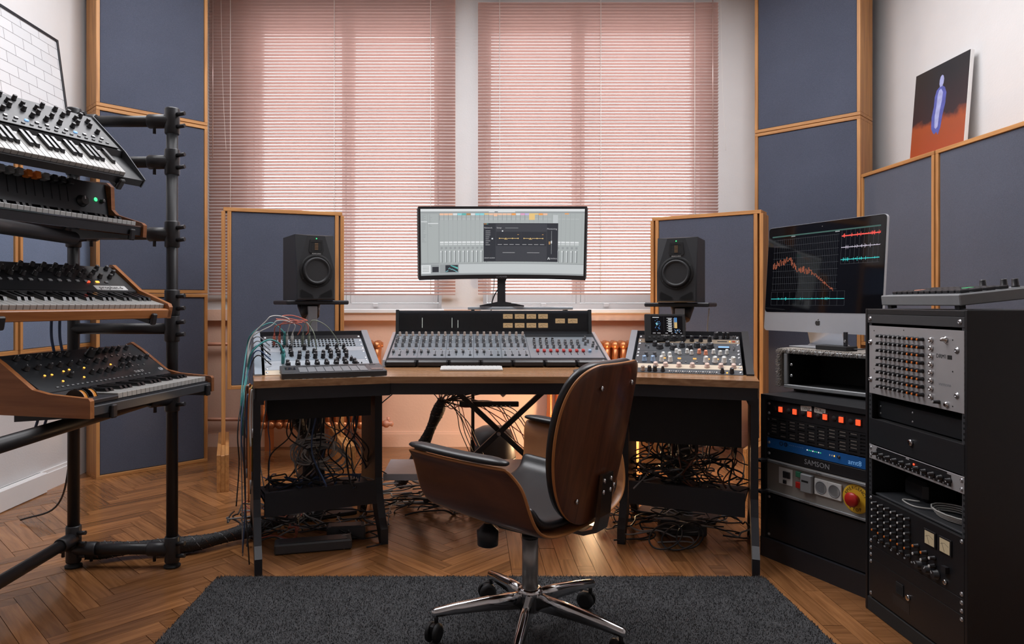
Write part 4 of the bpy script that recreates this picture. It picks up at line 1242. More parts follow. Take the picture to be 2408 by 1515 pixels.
# dark control window on the screen
SR(0.388, 0.842, 0.215, 0.80, 'scr_dark', 6)
SR(0.462, 0.775, 0.225, 0.79, 'scr_dark_soft', 7); SR(0.465, 0.772, 0.345, 0.56, 'scr_dark', 8); SR(0.617, 0.6185, 0.35, 0.56, 'scr_dark_soft', 9)
for k_, u in enumerate((0.395, 0.404, 0.413)): SR(u - 0.003, u + 0.003, 0.222, 0.232, ('scr_orange', 'scr_gold', 'scr_teal')[k_], 9)
for a in ((0.485, 0.60), (0.635, 0.75)):
    u0, u1 = a
    SR(u0, u0 + 0.035, 0.443, 0.449, 'scr_gold', 10); SR(u0 + 0.03, u0 + 0.05, 0.455, 0.461, 'scr_gold', 10); SR(u0 + 0.048, u1, 0.443, 0.449, 'scr_gold', 10)
    for u in (u0, u0 + 0.04, u0 + 0.08, u1): SR(u - 0.003, u + 0.003, 0.438, 0.454, 'scr_gold', 11)
    SR(u1 - 0.005, u1 + 0.004, 0.383, 0.393, 'scr_brown', 11)
    for k_ in range(4): SR(u0 - 0.01 + k_ * 0.036, u0 + 0.016 + k_ * 0.036, 0.535, 0.541, 'scr_text', 10)
    SR(u0 + 0.02, u1 - 0.02, 0.66, 0.665, 'scr_text', 10)
for k_ in range(8): SR(0.40, 0.418 + rnd.random() * 0.012, 0.33 + k_ * 0.03, 0.336 + k_ * 0.03, 'scr_text', 10)
SR(0.437, 0.446, 0.44, 0.46, 'scr_white', 10); SR(0.50, 0.508, 0.325, 0.343, 'scr_white', 10); SR(0.52, 0.60, 0.285, 0.291, 'scr_mid', 10)
SR(0.8015, 0.8035, 0.33, 0.68, 'scr_mid', 10); SR(0.799, 0.806, 0.48, 0.52, 'scr_white', 11); SR(0.786, 0.795, 0.49, 0.535, 'scr_brown', 10)
# lower strip with two small plots
SR(0, 1, 0.825, 0.835, 'scr_mid', 2); SR(0, 1, 0.835, 1.0, 'scr_light', 1); SR(0, 1, 0.975, 1.0, 'scr_mid', 2)
SR(0.004, 0.06, 0.845, 0.965, 'scr_white', 3)
for i in range(7): SR(0.008, 0.05, 0.86 + i * 0.013, 0.865 + i * 0.013, 'scr_mid', 4)
SR(0.062, 0.115, 0.838, 0.97, 'scr_mid', 3); SR(0.070, 0.110, 0.87, 0.95, 'scr_dark', 4); SR(0.117, 0.235, 0.838, 0.97, 'scr_mid', 3); SR(0.152, 0.23, 0.848, 0.955, 'scr_dark', 4)
pv = [0.94, 0.935, 0.93, 0.9, 0.89, 0.9, 0.91, 0.905, 0.915, 0.92, 0.925, 0.935, 0.94, 0.95]
for i, v in enumerate(pv): SR(0.154 + i * 0.0053, 0.154 + (i + 1) * 0.0053, v, v + 0.008, 'scr_cyan', 5)
for i in range(9): SR(0.185 + i * 0.005, 0.19 + i * 0.005, 0.85 + i * 0.004, 0.862 + i * 0.006, 'scr_teal', 5)
s.build('screen', SM, mon, MM)
def mtext(t_, size, u, v, m_='scr_text'):
    p = cpt(0.012 + u * 0.976 - 0.5, 0.965 - v * 0.905, 0.005); a = (0.012 + u * 0.976 - 0.5) * MW / MRAD
    text(t_, size, m_, mon, MM @ T(*p) @ RZ(-math.degrees(a)) @ RX(90))
mtext('Network', 0.013, 0.416, 0.285); mtext('Setup', 0.013, 0.483, 0.285); mtext('Monitoring', 0.013, 0.805, 0.30); mtext('ADAM AUDIO', 0.010, 0.425, 0.745); mtext('CONTROL', 0.010, 0.815, 0.75); mtext('A', 0.022, 0.787, 0.75, 'scr_white')
p = cpt(0.0, 0.028, 0.001); text('LC-POWER', 0.013, 'print_grey', mon, MM @ T(*p) @ RX(90))
b = MB(); b.box(-0.024, 0.024, -0.012, 0.012, 0.01, 0.34, b=0.003); b.build('stand_column', 'black_plastic', mon)
b = MB(); b.box(-0.05, 0.05, 0.0, 0.03, 0.26, 0.36, b=0.004); b.build('mount', 'black_plastic', mon)
b = MB()
for sx in (-1, 1):
    b.add([(0, -0.03, 0.035), (0, 0.03, 0.035), (sx * 0.13, -0.07, 0.001), (sx * 0.13, -0.02, 0.001), (0, -0.03, 0.0), (0, 0.03, 0.0), (sx * 0.13, -0.07, 0.009), (sx * 0.13, -0.02, 0.009)],
          [(0, 6, 7, 1), (4, 5, 3, 2), (0, 4, 2, 6), (1, 7, 3, 5), (6, 2, 3, 7)])
b.build('stand_foot', 'black_plastic', mon)
b = MB(); b.tube(spline([(0.045, 0.02, 0.23), (0.03, 0.0, 0.17), (-0.03, -0.01, 0.09), (-0.055, 0.0, 0.03), (-0.06, 0.03, -0.02)]), 0.004, 6); b.build('video_cable', 'cable_black', mon)
b = MB(); b.tube(spline([(-0.04, 0.02, 0.23), (-0.045, 0.01, 0.12), (-0.055, 0.015, 0.03), (-0.06, 0.05, -0.02)]), 0.003, 6); b.build('video_cable', 'cable_white', mon)
# small shelf behind the console that carries the monitor
sh = thing('monitor_shelf', 'narrow grey shelf behind the meter bridge holding the monitor stand', 'shelf', T(0.175, 4.11, 0))
b = MB(); b.box(-0.20, 0.42, -0.06, 0.16, 1.078, 1.094, b=0.002); b.build('board', 'panel_silver', sh)
for x in (-0.18, 0.38):
    b = MB(); b.box(x, x + 0.02, 0.02, 0.10, 0.0, 1.078); b.build('upright', 'black_metal', sh)

# ------------------------------------------------------------------ small things on the desktop
ky = thing('computer_keyboard', 'slim white computer keyboard on the desk in front of the console', 'keyboard', T(-0.153, 3.275, DZ1 + 0.0005) @ RX(2.5))
b = MB(); b.box(0, 0.30, 0, 0.115, 0, 0.009, b=0.002); b.build('body', 'white_plastic', ky)
for r_ in range(5):
    n_ = 14 if r_ else 8
    for i in range(n_):
        w_ = 0.0185 if r_ else (0.10 if i == 3 else 0.021)
        x = 0.009 + i * 0.0203 if r_ else (0.015 + i * 0.024 + (0.038 if i == 3 else (0.078 if i > 3 else 0)))
        button(ky, x + 0.0095, 0.014 + r_ * 0.0215, 0.009, w_ * 0.92, 0.0185, 0.0016, 'white_plastic', 'key')
mp = thing('mouse_pad', 'round black mouse pad beside the chair back on the desk', 'mouse pad', T(0.60, 3.25, DZ1 + 0.0005))
b = MB(); b.lathe([(0.118, 0), (0.12, 0.001), (0.12, 0.004), (0.117, 0.005)], 40); b.build('disc', 'dark_grey_plastic', mp)
ms = thing('trackball', 'black trackball mouse standing on the round mouse pad', 'mouse', T(0.66, 3.26, DZ1 + 0.0058) @ RZ(10))
b = MB(); b.lathe([(0.05, 0), (0.052, 0.012), (0.044, 0.03), (0.028, 0.042), (0.0, 0.047)], 20, 0, Matrix.Diagonal((1.0, 1.35, 1.0, 1.0))); b.build('body', 'black_plastic', ms)
b = MB(); b.lathe([(0.0, -0.016), (0.013, -0.009), (0.016, 0), (0.013, 0.009), (0.0, 0.016)], 14); b.build('ball', 'grey_plastic', ms, T(-0.034, 0.012, 0.034))
lm = thing('loudness_meter', 'small black loudness meter with a blue lit display on the right wing', 'meter', T(0.975, 3.46, 0.925) @ RZ(-8) @ RX(-14))
b = MB(); b.box(-0.10, 0.10, 0, 0.022, 0, 0.142, b=0.003); b.build('body', 'black_matte', lm)
b = MB(); b.box(-0.07, 0.085, -0.0012, 0, 0.038, 0.130); b.build('screen_glass', 'screen_glass', lm)
LM = ['scr_blue', 'scr_text', 'scr_gold', 'scr_cyan', 'scr_white', 'scr_grid']
s = MB()
def lr(x0, x1, z0, z1, i): s.box(x0, x1, -0.0018, -0.0013, z0, z1, i)
for i in range(26): lr(-0.05 + rnd.random() * 0.02, -0.045 + rnd.random() * 0.025, 0.05 + rnd.random() * 0.06, 0.053 + rnd.random() * 0.06, 0) if False else lr(*(lambda a, c: (a, a + 0.002, c, c + 0.003))(-0.052 + rnd.random() * 0.028, 0.05 + rnd.random() * 0.062), 0)
lr(-0.044, -0.038, 0.083, 0.096, 3); lr(-0.062, -0.03, 0.122, 0.125, 4)
for i in range(6):
    lr(0.008, 0.034, 0.118 - i * 0.0125, 0.1205 - i * 0.0125, 1); lr(0.015, 0.032, 0.112 - i * 0.0125, 0.1155 - i * 0.0125, 4)
for x in (0.046, 0.053):
    lr(x, x + 0.005, 0.098, 0.122, 0); lr(x, x + 0.005, 0.068, 0.098, 2)
for i in range(8): lr(0.041, 0.044, 0.07 + i * 0.0065, 0.0725 + i * 0.0065, 1)
for i in range(14): lr(*(lambda a, c: (a, a + 0.003, c, c + 0.003))(0.042 + rnd.random() * 0.034, 0.044 + rnd.random() * 0.016), 0 if i % 3 else 4)
lr(-0.062, -0.048, 0.041, 0.044, 1); lr(-0.04, -0.024, 0.041, 0.044, 1); lr(0.0, 0.012, 0.041, 0.044, 1); lr(0.028, 0.036, 0.041, 0.044, 1); lr(0.05, 0.058, 0.041, 0.044, 1); lr(0.072, 0.08, 0.041, 0.044, 1); lr(-0.006, -0.0055, 0.05, 0.125, 5)
s.build('display_image', LM, lm)
for i in range(6): inst('button', button_mesh(0.010, 0.008, 0.002, 'panel_grey'), lm, T(-0.078 + i * 0.022 + (0.045 if i > 2 else 0), -0.0002, 0.022) @ RX(90))
inst('knob', knob_mesh(0.010, 0.009, 'black_plastic', None, None), lm, T(0.0, 0, 0.018) @ RX(90))
text('tc electronic', 0.008, 'print_white', lm, T(0, -0.0006, 0.032) @ RX(90))
b = MB(); b.box(-0.05, 0.05, 0.01, 0.09, -0.012, 0.004, b=0.003); b.build('stand', 'black_matte', lm)

# ------------------------------------------------------------------ loudspeakers on stands
def loudspeaker(loc, yaw, lab):
    sp_ = thing('loudspeaker', lab, 'loudspeaker', T(*loc) @ RZ(yaw), 'studio loudspeakers')
    W2, H, D = 0.101, 0.337, 0.28
    fr = [(-W2, 0.012, 0), (W2, 0.012, 0), (W2, 0.034, H), (-W2, 0.034, H)]
    ce = [(-W2 * 0.93, 0, 0.006), (W2 * 0.93, 0, 0.006), (W2 * 0.97, 0, 0.155), (W2 * 0.45, 0, H - 0.006), (-W2 * 0.45, 0, H - 0.006), (-W2 * 0.97, 0, 0.155)]
    bk = [(-W2, D, 0), (W2, D, 0), (W2, D, H), (-W2, D, H)]
    b = MB(); b.add(fr + ce + bk, [(4, 5, 6, 7, 8, 9), (0, 1, 5, 4), (1, 6, 5), (1, 2, 7, 6), (2, 3, 8, 7), (3, 0, 9, 8), (0, 4, 9), (0, 3, 13, 10), (1, 11, 12, 2), (3, 2, 12, 13), (0, 10, 11, 1), (10, 13, 12, 11)])
    b.build('cabinet', 'speaker_black', sp_)
    F = RX(90)
    b = MB(); b.lathe([(0.086, 0), (0.086, 0.002), (0.078, 0.003), (0.074, 0.0035), (0.071, 0.001)], 36, 0, F); b.build('woofer_ring', 'black_matte', sp_, T(0, 0, 0.150))
    b = MB(); b.lathe([(0.070, 0.001), (0.066, 0.008), (0.060, 0.008), (0.056, 0.002), (0.050, -0.003), (0.026, -0.014), (0.024, -0.012), (0.015, -0.007), (0.0, -0.005)], 36, 0, F)
    b.build('woofer_cone', 'cone_black', sp_, T(0, -0.0125, 0.150))
    b = MB(); b.lathe([(0.0705, -0.004), (0.0715, 0.0125)], 36, 0, F); b.build('woofer_rim', 'black_matte', sp_, T(0, 0, 0.150))
    for k in range(6):
        a = R(30 + 60 * k); inst('screw', button_mesh(0.004, 0.004, 0.001, 'panel_grey'), sp_, T(0.0785 * math.cos(a), -0.0028, 0.150 + 0.0785 * math.sin(a)) @ F)
    b = MB(); b.prism([(-0.034, -0.03), (0.034, -0.03), (0.039, -0.02), (0.032, 0.036), (-0.032, 0.036), (-0.039, -0.02)], 0, 0.003, 0, F); b.build('tweeter_plate', 'black_matte', sp_, T(0, 0, 0.272))
    b = MB(); b.add([(-0.026, -0.0035, -0.02), (0.026, -0.0035, -0.02), (0.026, -0.0035, 0.024), (-0.026, -0.0035, 0.024), (-0.013, 0.004, -0.017), (0.013, 0.004, -0.017), (0.013, 0.004, 0.021), (-0.013, 0.004, 0.021)], [(0, 1, 5, 4), (1, 2, 6, 5), (2, 3, 7, 6), (3, 0, 4, 7)])
    b.build('tweeter_horn', 'panel_grey_dark', sp_, T(0, -0.0002, 0.272))
    b = MB()
    for k in range(5): b.box(-0.009, 0.009, -0.0042, -0.0036, -0.014 + k * 0.0075, -0.0105 + k * 0.0075)
    b.build('tweeter_ribbon', 'tweeter_gold', sp_, T(0, 0, 0.272))
    inst('indicator_lamp', button_mesh(0.005, 0.005, 0.002, 'led_green'), sp_, T(0, -0.003, 0.3155) @ F)
    text('ADAM AUDIO', 0.0075, 'print_white', sp_, T(0, -0.0035, 0.2375) @ F)
    for sx in (-1, 1):
        pl = [(sx * 0.013, 0.012), (sx * 0.078, 0.012), (sx * 0.086, 0.02), (sx * 0.084, 0.05), (sx * 0.076, 0.056), (sx * 0.018, 0.026)]
        b = MB(); b.prism(pl, 0.0, 0.0015, 0, F); b.build('port_rim', 'black_matte', sp_)
        c = (sum(p[0] for p in pl) / 6, sum(p[1] for p in pl) / 6)
        b = MB(); b.prism([(c[0] + (p[0] - c[0]) * 0.86, c[1] + (p[1] - c[1]) * 0.84) for p in pl], 0.0, 0.002, 0, F); b.build('port', 'dark_hole', sp_)
def speaker_stand(loc, yaw, lab, ztop):
    t = thing('speaker_stand', lab, 'speaker stand', T(loc[0], loc[1], 0) @ RZ(yaw), 'speaker stands')
    b = MB(); b.box(-0.165, 0.165, -0.13, 0.16, ztop - 0.022, ztop, b=0.005); b.build('platform', 'black_satin', t)
    b = MB(); b.cyl((0, 0.015, ztop - 0.09), (0, 0.05, ztop - 0.023), 0.045, 0.062, n=24); b.build('tilt_disc', 'black_plastic', t)
    b = MB(); b.box(-0.024, 0.024, -0.03, 0.03, 0.55, ztop - 0.03, b=0.003); b.build('column', 'pole_grey', t)
    b = MB(); b.box(-0.06, 0.06, -0.05, 0.05, 0.02, 0.62, b=0.004); b.build('lower_column', 'black_metal', t)
    b = MB(); b.box(-0.20, 0.20, -0.16, 0.16, 0.0, 0.02, b=0.003); b.build('base_plate', 'black_metal', t)
loudspeaker((-0.800, 3.53, 1.1335), 29, 'black studio loudspeaker with lit green lamp in front of the left gobo')
speaker_stand((-0.86, 3.68), 29, 'grey column speaker stand behind the left desk wing', 1.132)
loudspeaker((1.052, 3.54, 1.1215), -27, 'black studio loudspeaker with lit green lamp in front of the right gobo')
speaker_stand((1.12, 3.69), -27, 'grey column speaker stand behind the right desk wing', 1.12)
# ------------------------------------------------------------------ low equipment rack at the right, angled to the room
R1 = Vector((1.284, 3.055)); R1u = Vector((0.42, -0.907)).normalized()
def r1p(s_, d_): p = R1 + R1u * s_ + Vector((-R1u.y, R1u.x)) * d_; return (p.x, p.y)   # d_ runs back from the front
rk1 = thing('equipment_rack', 'low black equipment rack with red lit switches beside the right desk wing', 'rack', T(1.55, 2.9, 0), 'equipment racks')
I1 = inv(rk1)
def rpoly(root, I, poly, z0, z1, nm, mt):
    b = MB(); b.prism(poly, z0, z1); return b.build(nm, mt, root, I)
W1 = 0.535
rpoly(rk1, I1, [r1p(0, 0), r1p(0.024, 0), r1p(0.024, 0.48), r1p(0, 0.48)], 0.0, 0.695, 'side_panel', 'black_matte')
rpoly(rk1, I1, [r1p(W1 - 0.024, 0), r1p(W1, 0), r1p(W1, 0.48), r1p(W1 - 0.024, 0.48)], 0.0, 0.695, 'side_panel', 'black_matte')
rpoly(rk1, I1, [r1p(0, 0), r1p(W1, 0), r1p(W1, 0.48), r1p(0, 0.48)], 0.695, 0.715, 'top_panel', 'black_metal')
rpoly(rk1, I1, [r1p(0.0, -0.004), r1p(W1, -0.004), r1p(W1, 0.03), r1p(0, 0.03)], 0.0, 0.085, 'plinth', 'black_satin')
rpoly(rk1, I1, [r1p(0.0, 0.46), r1p(W1, 0.46), r1p(W1, 0.48), r1p(0, 0.48)], 0.0, 0.695, 'back_panel', 'black_matte')
for s_ in (0.0245, W1 - 0.036):
    rpoly(rk1, I1, [r1p(s_, 0.012), r1p(s_ + 0.0115, 0.012), r1p(s_ + 0.0115, 0.016), r1p(s_, 0.016)], 0.09, 0.69, 'rack_rail', 'steel')
u3 = Vector((R1u.x, R1u.y, 0))
F1 = basis((*r1p(0.026, 0.010), 0.0), u3, (0, 0, 1), u3.cross(Vector((0, 0, 1))))
gp = 'units in the low rack'
t, h = unit('blank_panel', 'plain black blank panel at the bottom of the low rack', F1, 0.09, 4.2, 'panel_black', 'blank panel', gp, chassis=0)
t, h = unit('power_distributor', 'grey mains distributor with yellow emergency stop button and two white sockets', F1, 0.285, 3.3, 'panel_greige', 'power unit', gp, chassis=0.25)
for y in (0.004, h - 0.012):
    b = MB(); b.box(0.0, RW, y, y + 0.010, 0, 0.012, b=0.001); b.build('edge_profile', 'aluminium_dull', t)
for x in (0.006, ):
    for y in (0.0, h - 0.012):
        b = MB(); b.box(-0.02, 0.012, y, y + 0.012, 0.0, 0.05, b=0.002); b.build('rack_handle', 'black_satin', t)
b = MB(); b.box(0.065, 0.135, 0.055, 0.125, 0, 0.004, b=0.001); b.build('breaker_plate', 'white_plastic', t)
for x, y, w_, h_ in ((0.092, 0.085, 0.014, 0.028), (0.111, 0.085, 0.014, 0.028), (0.092, 0.06, 0.014, 0.016)):
    b = MB(); b.box(x, x + w_, y, y + h_, 0.004, 0.012, b=0.001); b.build('breaker_switch', 'panel_black', t)
button(t, 0.168, 0.115, 0, 0.026, 0.024, 0.012, 'green_plastic', 'start_button'); button(t, 0.168, 0.07, 0, 0.026, 0.026, 0.012, 'red_plastic', 'stop_button')
b = MB(); b.box(0.185, 0.24, 0.05, 0.125, 0, 0.02, b=0.003); b.build('key_switch', 'grey_plastic', t)
b = MB(); b.box(0.193, 0.225, 0.092, 0.10, 0.02, 0.0205); b.build('slot', 'dark_hole', t)
for x in (0.275, 0.335):
    b = MB(); b.box(x - 0.031, x + 0.031, 0.052, 0.118, 0, 0.008, b=0.002); so = b.build('mains_socket', 'white_plastic', t)
    b = MB(); b.lathe([(0.026, 0.008), (0.026, 0.009), (0.0225, 0.009), (0.0215, 0.0055), (0.0, 0.0055)], 26); b.build('socket_well', 'grey_plastic_light', so, T(x, 0.085, 0))
    for dx in (-0.009, 0.009):
        b = MB(); b.lathe([(0.003, 0.0057), (0.003, 0.0062), (0.0, 0.0062)], 8); b.build('pin_hole', 'dark_hole', so, T(x + dx * 0.7, 0.085 + dx * 0.7, 0))
ex, ey = 0.425, 0.078
b = MB(); b.lathe([(0.056, 0), (0.056, 0.003), (0.05, 0.004), (0.0, 0.004)], 36); b.build('warning_disc', 'yellow_plastic', t, T(ex, ey, 0))
b = MB(); b.lathe([(0.016, 0.004), (0.016, 0.022), (0.027, 0.024), (0.028, 0.032), (0.022, 0.038), (0.0, 0.040)], 24); b.build('stop_knob', 'red_plastic', t, T(ex, ey, 0))
for word, a0, st, fl in (('EMERGENCY', 158, -17.0, 1), ('STOP', 238, 20, -1)):
    for i, ch in enumerate(word):
        a = a0 + st * i
        text(ch, 0.0175, 'print_black', t, T(ex + 0.042 * math.cos(R(a)), ey + 0.042 * math.sin(R(a)), 0.0045) @ RZ(a - 90 if fl > 0 else a + 90))
text('analog devices', 0.008, 'print_black', t, T(0.07, h - 0.007, 0.0125), align='LEFT'); text('ELMAC', 0.009, 'print_black', t, T(0.27, h - 0.007, 0.0125))
text('operating panel', 0.008, 'print_black', t, T(0.20, 0.009, 0.0125))
t, h = unit('power_conditioner', 'black rack unit with grey block letters between the blue and grey units', F1, 0.436, 1.0, 'panel_black', 'power unit', gp, chassis=0.25)
text('SAMSON', 0.030, 'print_grey', t, T(0.25, 0.022, 0.0003))
t, h = unit('midi_interface', 'bright blue rack unit with a row of tiny green lamps', F1, 0.483, 1.0, 'panel_blue', 'interface', gp, chassis=0.25)
for x in (0.075, 0.098):
    b = MB(); b.lathe([(0.009, 0), (0.009, 0.001), (0.007, 0.001), (0.007, -0.001)], 14); b.build('socket', 'dark_hole', t, T(x, 0.028, 0))
for i in range(8): button(t, 0.205 + i * 0.009, 0.026, 0, 0.004, 0.004, 0.001, 'led_green_dim' if i % 3 else 'led_white', 'indicator_lamp')
for i in range(8): button(t, 0.12 + i * 0.009, 0.03, 0, 0.002, 0.002, 0.0005, 'print_white', 'tick')
for x in (0.31, 0.32, 0.33): button(t, x, 0.026, 0, 0.004, 0.006, 0.001, 'led_orange' if x > 0.325 else 'print_white', 'indicator_lamp')
knob(t, 0.35, 0.026, 0, 0.006, 0.004, 'panel_black')
text('amt8', 0.028, 'led_blue_dim', t, T(0.418, 0.017, 0.0003))
t, h = unit('vent_panel', 'black slotted ventilation panel below the red switches', F1, 0.531, 2.0, 'dark_hole', 'vent panel', gp, chassis=0)
b = MB()
for i in range(10):
    b.box(0.008 + i * 0.047, 0.02 + i * 0.047, 0, h, 0.0005, 0.003)
for k in range(7):
    b.box(0.0, RW, 0.002 + k * 0.0135, 0.009 + k * 0.0135, 0.0004, 0.0028)
b.build('slotted_grille', 'panel_black', t)
for i in range(9):
    for k in range(6):
        if (i * 3 + k) % 4 == 0: continue
        button(t, 0.0375 + i * 0.047, 0.0122 + k * 0.0135, 0.0002, 0.026, 0.0045, 0.0006, 'panel_greige', 'vent_slot')
t, h = unit('power_strip', 'black power strip with six glowing red rocker switches', F1, 0.622, 1.5, 'panel_black', 'power unit', gp, chassis=0.1)
for i in range(6):
    x = 0.075 + i * 0.072
    b = MB(); b.box(x - 0.013, x + 0.013, 0.022, 0.052, 0, 0.003, b=0.001); rs = b.build('switch_frame', 'panel_black', t)
    b = MB(); b.box(x - 0.009, x + 0.009, 0.026, 0.048, 0.003, 0.008, b=0.001); b.build('red_rocker', 'rocker_red', rs)
    b = MB(); b.lathe([(0.011, 0), (0.011, 0.0015), (0.0, 0.0015)], 14); b.build('fuse_cap', 'black_matte', t, T(x - 0.034, 0.036, 0))
for i, (x, w_) in enumerate(((0.20, 'Usher'), (0.265, 'D-Bar'))):
    b = MB(); b.box(-0.026, 0.026, -0.011, 0.011, 0, 0.0004); tp = b.build('tape_label', 'paper_tape', t, T(x, 0.058, 0.0006) @ RZ(4 - 7 * i))
    text(w_, 0.017, 'print_black', tp, T(0, 0, 0.0006))

# ------------------------------------------------------------------ empty rack case on top of the low rack, draped with a frayed rug
CA = Vector((1.44, 3.16)); CAu = Vector((0.50, -0.866)).normalized(); CAv = Vector((-CAu.y, CAu.x))
cz = 0.7165
case = thing('rack_case', 'empty open fronted rack case with silver edges on the low rack', 'case', T(CA.x, CA.y, cz) @ RZ(math.degrees(math.atan2(CAu.y, CAu.x))))
CWd, CH, CD = 0.56, 0.185, 0.26
for x in (0.03, CWd - 0.07):
    b = MB(); b.box(x, x + 0.04, 0.02, 0.06, 0, 0.014); b.build('foot', 'rubber', case)
for a in ((0, CWd, 0, CD, 0.014, 0.026), (0, CWd, 0, CD, CH - 0.012, CH), (0, 0.012, 0, CD, 0.026, CH - 0.012), (CWd - 0.012, CWd, 0, CD, 0.026, CH - 0.012), (0.012, CWd - 0.012, CD - 0.012, CD, 0.026, CH - 0.012)):
    b = MB(); b.box(*a, b=0.001); b.build('wall_board', 'black_matte', case)
for a in ((-0.004, CWd + 0.004, -0.006, 0.012, 0.012, 0.030), (-0.004, CWd + 0.004, -0.006, 0.012, CH - 0.014, CH + 0.003), (-0.004, 0.014, -0.006, 0.012, 0.030, CH - 0.014), (CWd - 0.014, CWd + 0.004, -0.006, 0.012, 0.030, CH - 0.014)):
    b = MB(); b.box(*a, b=0.003); b.build('edge_profile', 'aluminium_dull', case)
for z in (0.07, 0.12): screw(case, 0, 0, 0).matrix_basis = T(0.026, 0.008, z) @ RX(90)
rg = thing('frayed_rug', 'small frayed grey rug draped over the empty rack case', 'rug', case.matrix_basis @ T(0, 0, CH + 0.0035))
b = MB()
b.box(-0.025, CWd, 0.004, CD + 0.02, 0, 0.006); b.box(-0.029, -0.0215, 0.004, CD, -0.17, 0.006)
for i in range(170):
    x = -0.02 + rnd.random() * (CWd + 0.01); l_ = 0.008 + rnd.random() * 0.014
    b.tube([(x, 0.004, 0.004), (x + rnd.uniform(-.006, .006), -0.005, 0.004 - l_ * 0.4), (x + rnd.uniform(-.01, .01), -0.009 - rnd.random() * 0.006, 0.003 - l_)], 0.0014, 4)
for i in range(90):
    z = -0.17 + rnd.random() * 0.175
    b.tube([(-0.025, 0.004, z), (-0.025 + rnd.uniform(-.006, .004), -0.006, z + rnd.uniform(-.01, .004)), (-0.03 + rnd.uniform(-.012, .006), -0.012, z - rnd.random() * 0.012)], 0.0014, 4)
b.build('woven_rug', 'tan_rug', rg)

# ------------------------------------------------------------------ silver all-in-one computer
im_u = Vector((0.36, -0.933)).normalized()
im = thing('desktop_computer', 'silver all-in-one computer with a dark measurement screen on the rack case', 'computer', T(1.478, 3.48, cz + CH + 0.012) @ RZ(math.degrees(math.atan2(im_u.y, im_u.x))))
IW, IH, IZ = 0.65, 0.516, 0.068
MI = T(0, 0, IZ) @ RX(-4)
b = MB()
def rrect(x0, x1, z0, z1, r_, n_=5):
    p = []
    for cx_, cz_, a0 in ((x1 - r_, z1 - r_, 0), (x0 + r_, z1 - r_, 90), (x0 + r_, z0 + r_, 180), (x1 - r_, z0 + r_, 270)):
        p += [(cx_ + r_ * math.cos(R(a0 + 90 * k / n_)), cz_ + r_ * math.sin(R(a0 + 90 * k / n_))) for k in range(n_ + 1)]
    return p
b.prism(rrect(0, IW, 0, IH, 0.018), -0.012, 0.0, 0, RX(90))
b.build('housing', 'aluminium_bright', im, MI)
b = MB(); b.prism(rrect(0.0015, IW - 0.0015, 0.092, IH - 0.0015, 0.016), 0.0, 0.0012, 0, RX(90)); b.build('glass_front', 'screen_glass', im, MI)
IM = ['scr_black', 'scr_grid', 'scr_coral', 'scr_red', 'scr_lilac', 'scr_aqua', 'scr_mid', 'scr_teal', 'scr_header']
s = MB()
SX0, SX1, SZ0, SZ1 = 0.026, IW - 0.026, 0.118, IH - 0.045
def ir(u0, u1, v0, v1, i, lv=1):
    s.add([(SX0 + (SX1 - SX0) * u0, -0.0013 - lv * 0.0002, SZ1 - (SZ1 - SZ0) * v1), (SX0 + (SX1 - SX0) * u1, -0.0013 - lv * 0.0002, SZ1 - (SZ1 - SZ0) * v1), (SX0 + (SX1 - SX0) * u1, -0.0013 - lv * 0.0002, SZ1 - (SZ1 - SZ0) * v0), (SX0 + (SX1 - SX0) * u0, -0.0013 - lv * 0.0002, SZ1 - (SZ1 - SZ0) * v0)], [(0, 1, 2, 3)], i)
ir(0, 1, 0, 0.018, 8); ir(0.2, 0.24, 0.02, 0.03, 6); ir(0.62, 0.66, 0.018, 0.03, 6)
for i in range(34): ir(0.03 + 0.63 * (i / 34) ** 0.85, 0.0312 + 0.63 * (i / 34) ** 0.85, 0.05, 0.77, 1)
for i in range(9): ir(0.02, 0.66, 0.06 + i * 0.088, 0.0625 + i * 0.088, 1)
for i in range(9): ir(0.68 + i * 0.038, 0.6815 + i * 0.038, 0.02, 0.45, 1)
ir(0.68, 1.0, 0.448, 0.4505, 1); ir(0.02, 0.73, 0.79, 0.792, 1); ir(0.02, 0.73, 0.975, 0.977, 1)
for i in range(12): ir(0.02 + i * 0.0645, 0.0215 + i * 0.0645, 0.79, 0.977, 1)
y = 0.40
n_ = 150
prev = None
for i in range(n_):
    u = 0.02 + 0.61 * i / n_
    tnd = 0.44 - 0.09 * min(1, i / 40) if i < 45 else (0.36 + 0.12 * (i - 45) / 15 if i < 60 else (0.48 + 0.06 * (i - 60) / 40 if i < 100 else 0.54 + 0.25 * (i - 100) / 50))
    v = tnd + rnd.uniform(-0.06, 0.045) * (1.0 if i < 100 else 0.4)
    if prev is not None: ir(u, u + 0.0022, min(v, prev), max(v, prev) + 0.003, 2, 2)
    prev = v
for v0, c_, u0, u1 in ((0.085, 3, 0.68, 1.0), (0.235, 4, 0.68, 1.0), (0.39, 5, 0.68, 1.0), (0.885, 5, 0.02, 0.73)):
    ir(u0, u1, v0, v0 + (0.014 if c_ == 3 else 0.008), c_, 2)
    for i in range(46):
        u = u0 + (u1 - u0) * rnd.random(); a = rnd.random() ** 4 * 0.028 + 0.003
        ir(u, u + 0.003, v0 - a * 0.8, v0 + a, c_, 2)
s.build('screen_image', IM, im, MI)
b = MB()      # fruit emblem on the chin
ap = [(0.0, 0.004), (0.005, 0.0065), (0.010, 0.006), (0.0135, 0.003), (0.0115, -0.001), (0.0115, -0.005), (0.0140, -0.008), (0.0115, -0.0125), (0.008, -0.0155), (0.004, -0.0145), (0.0, -0.0155), (-0.004, -0.0155), (-0.009, -0.013), (-0.013, -0.006), (-0.0125, 0.0015), (-0.009, 0.006), (-0.005, 0.0065)]
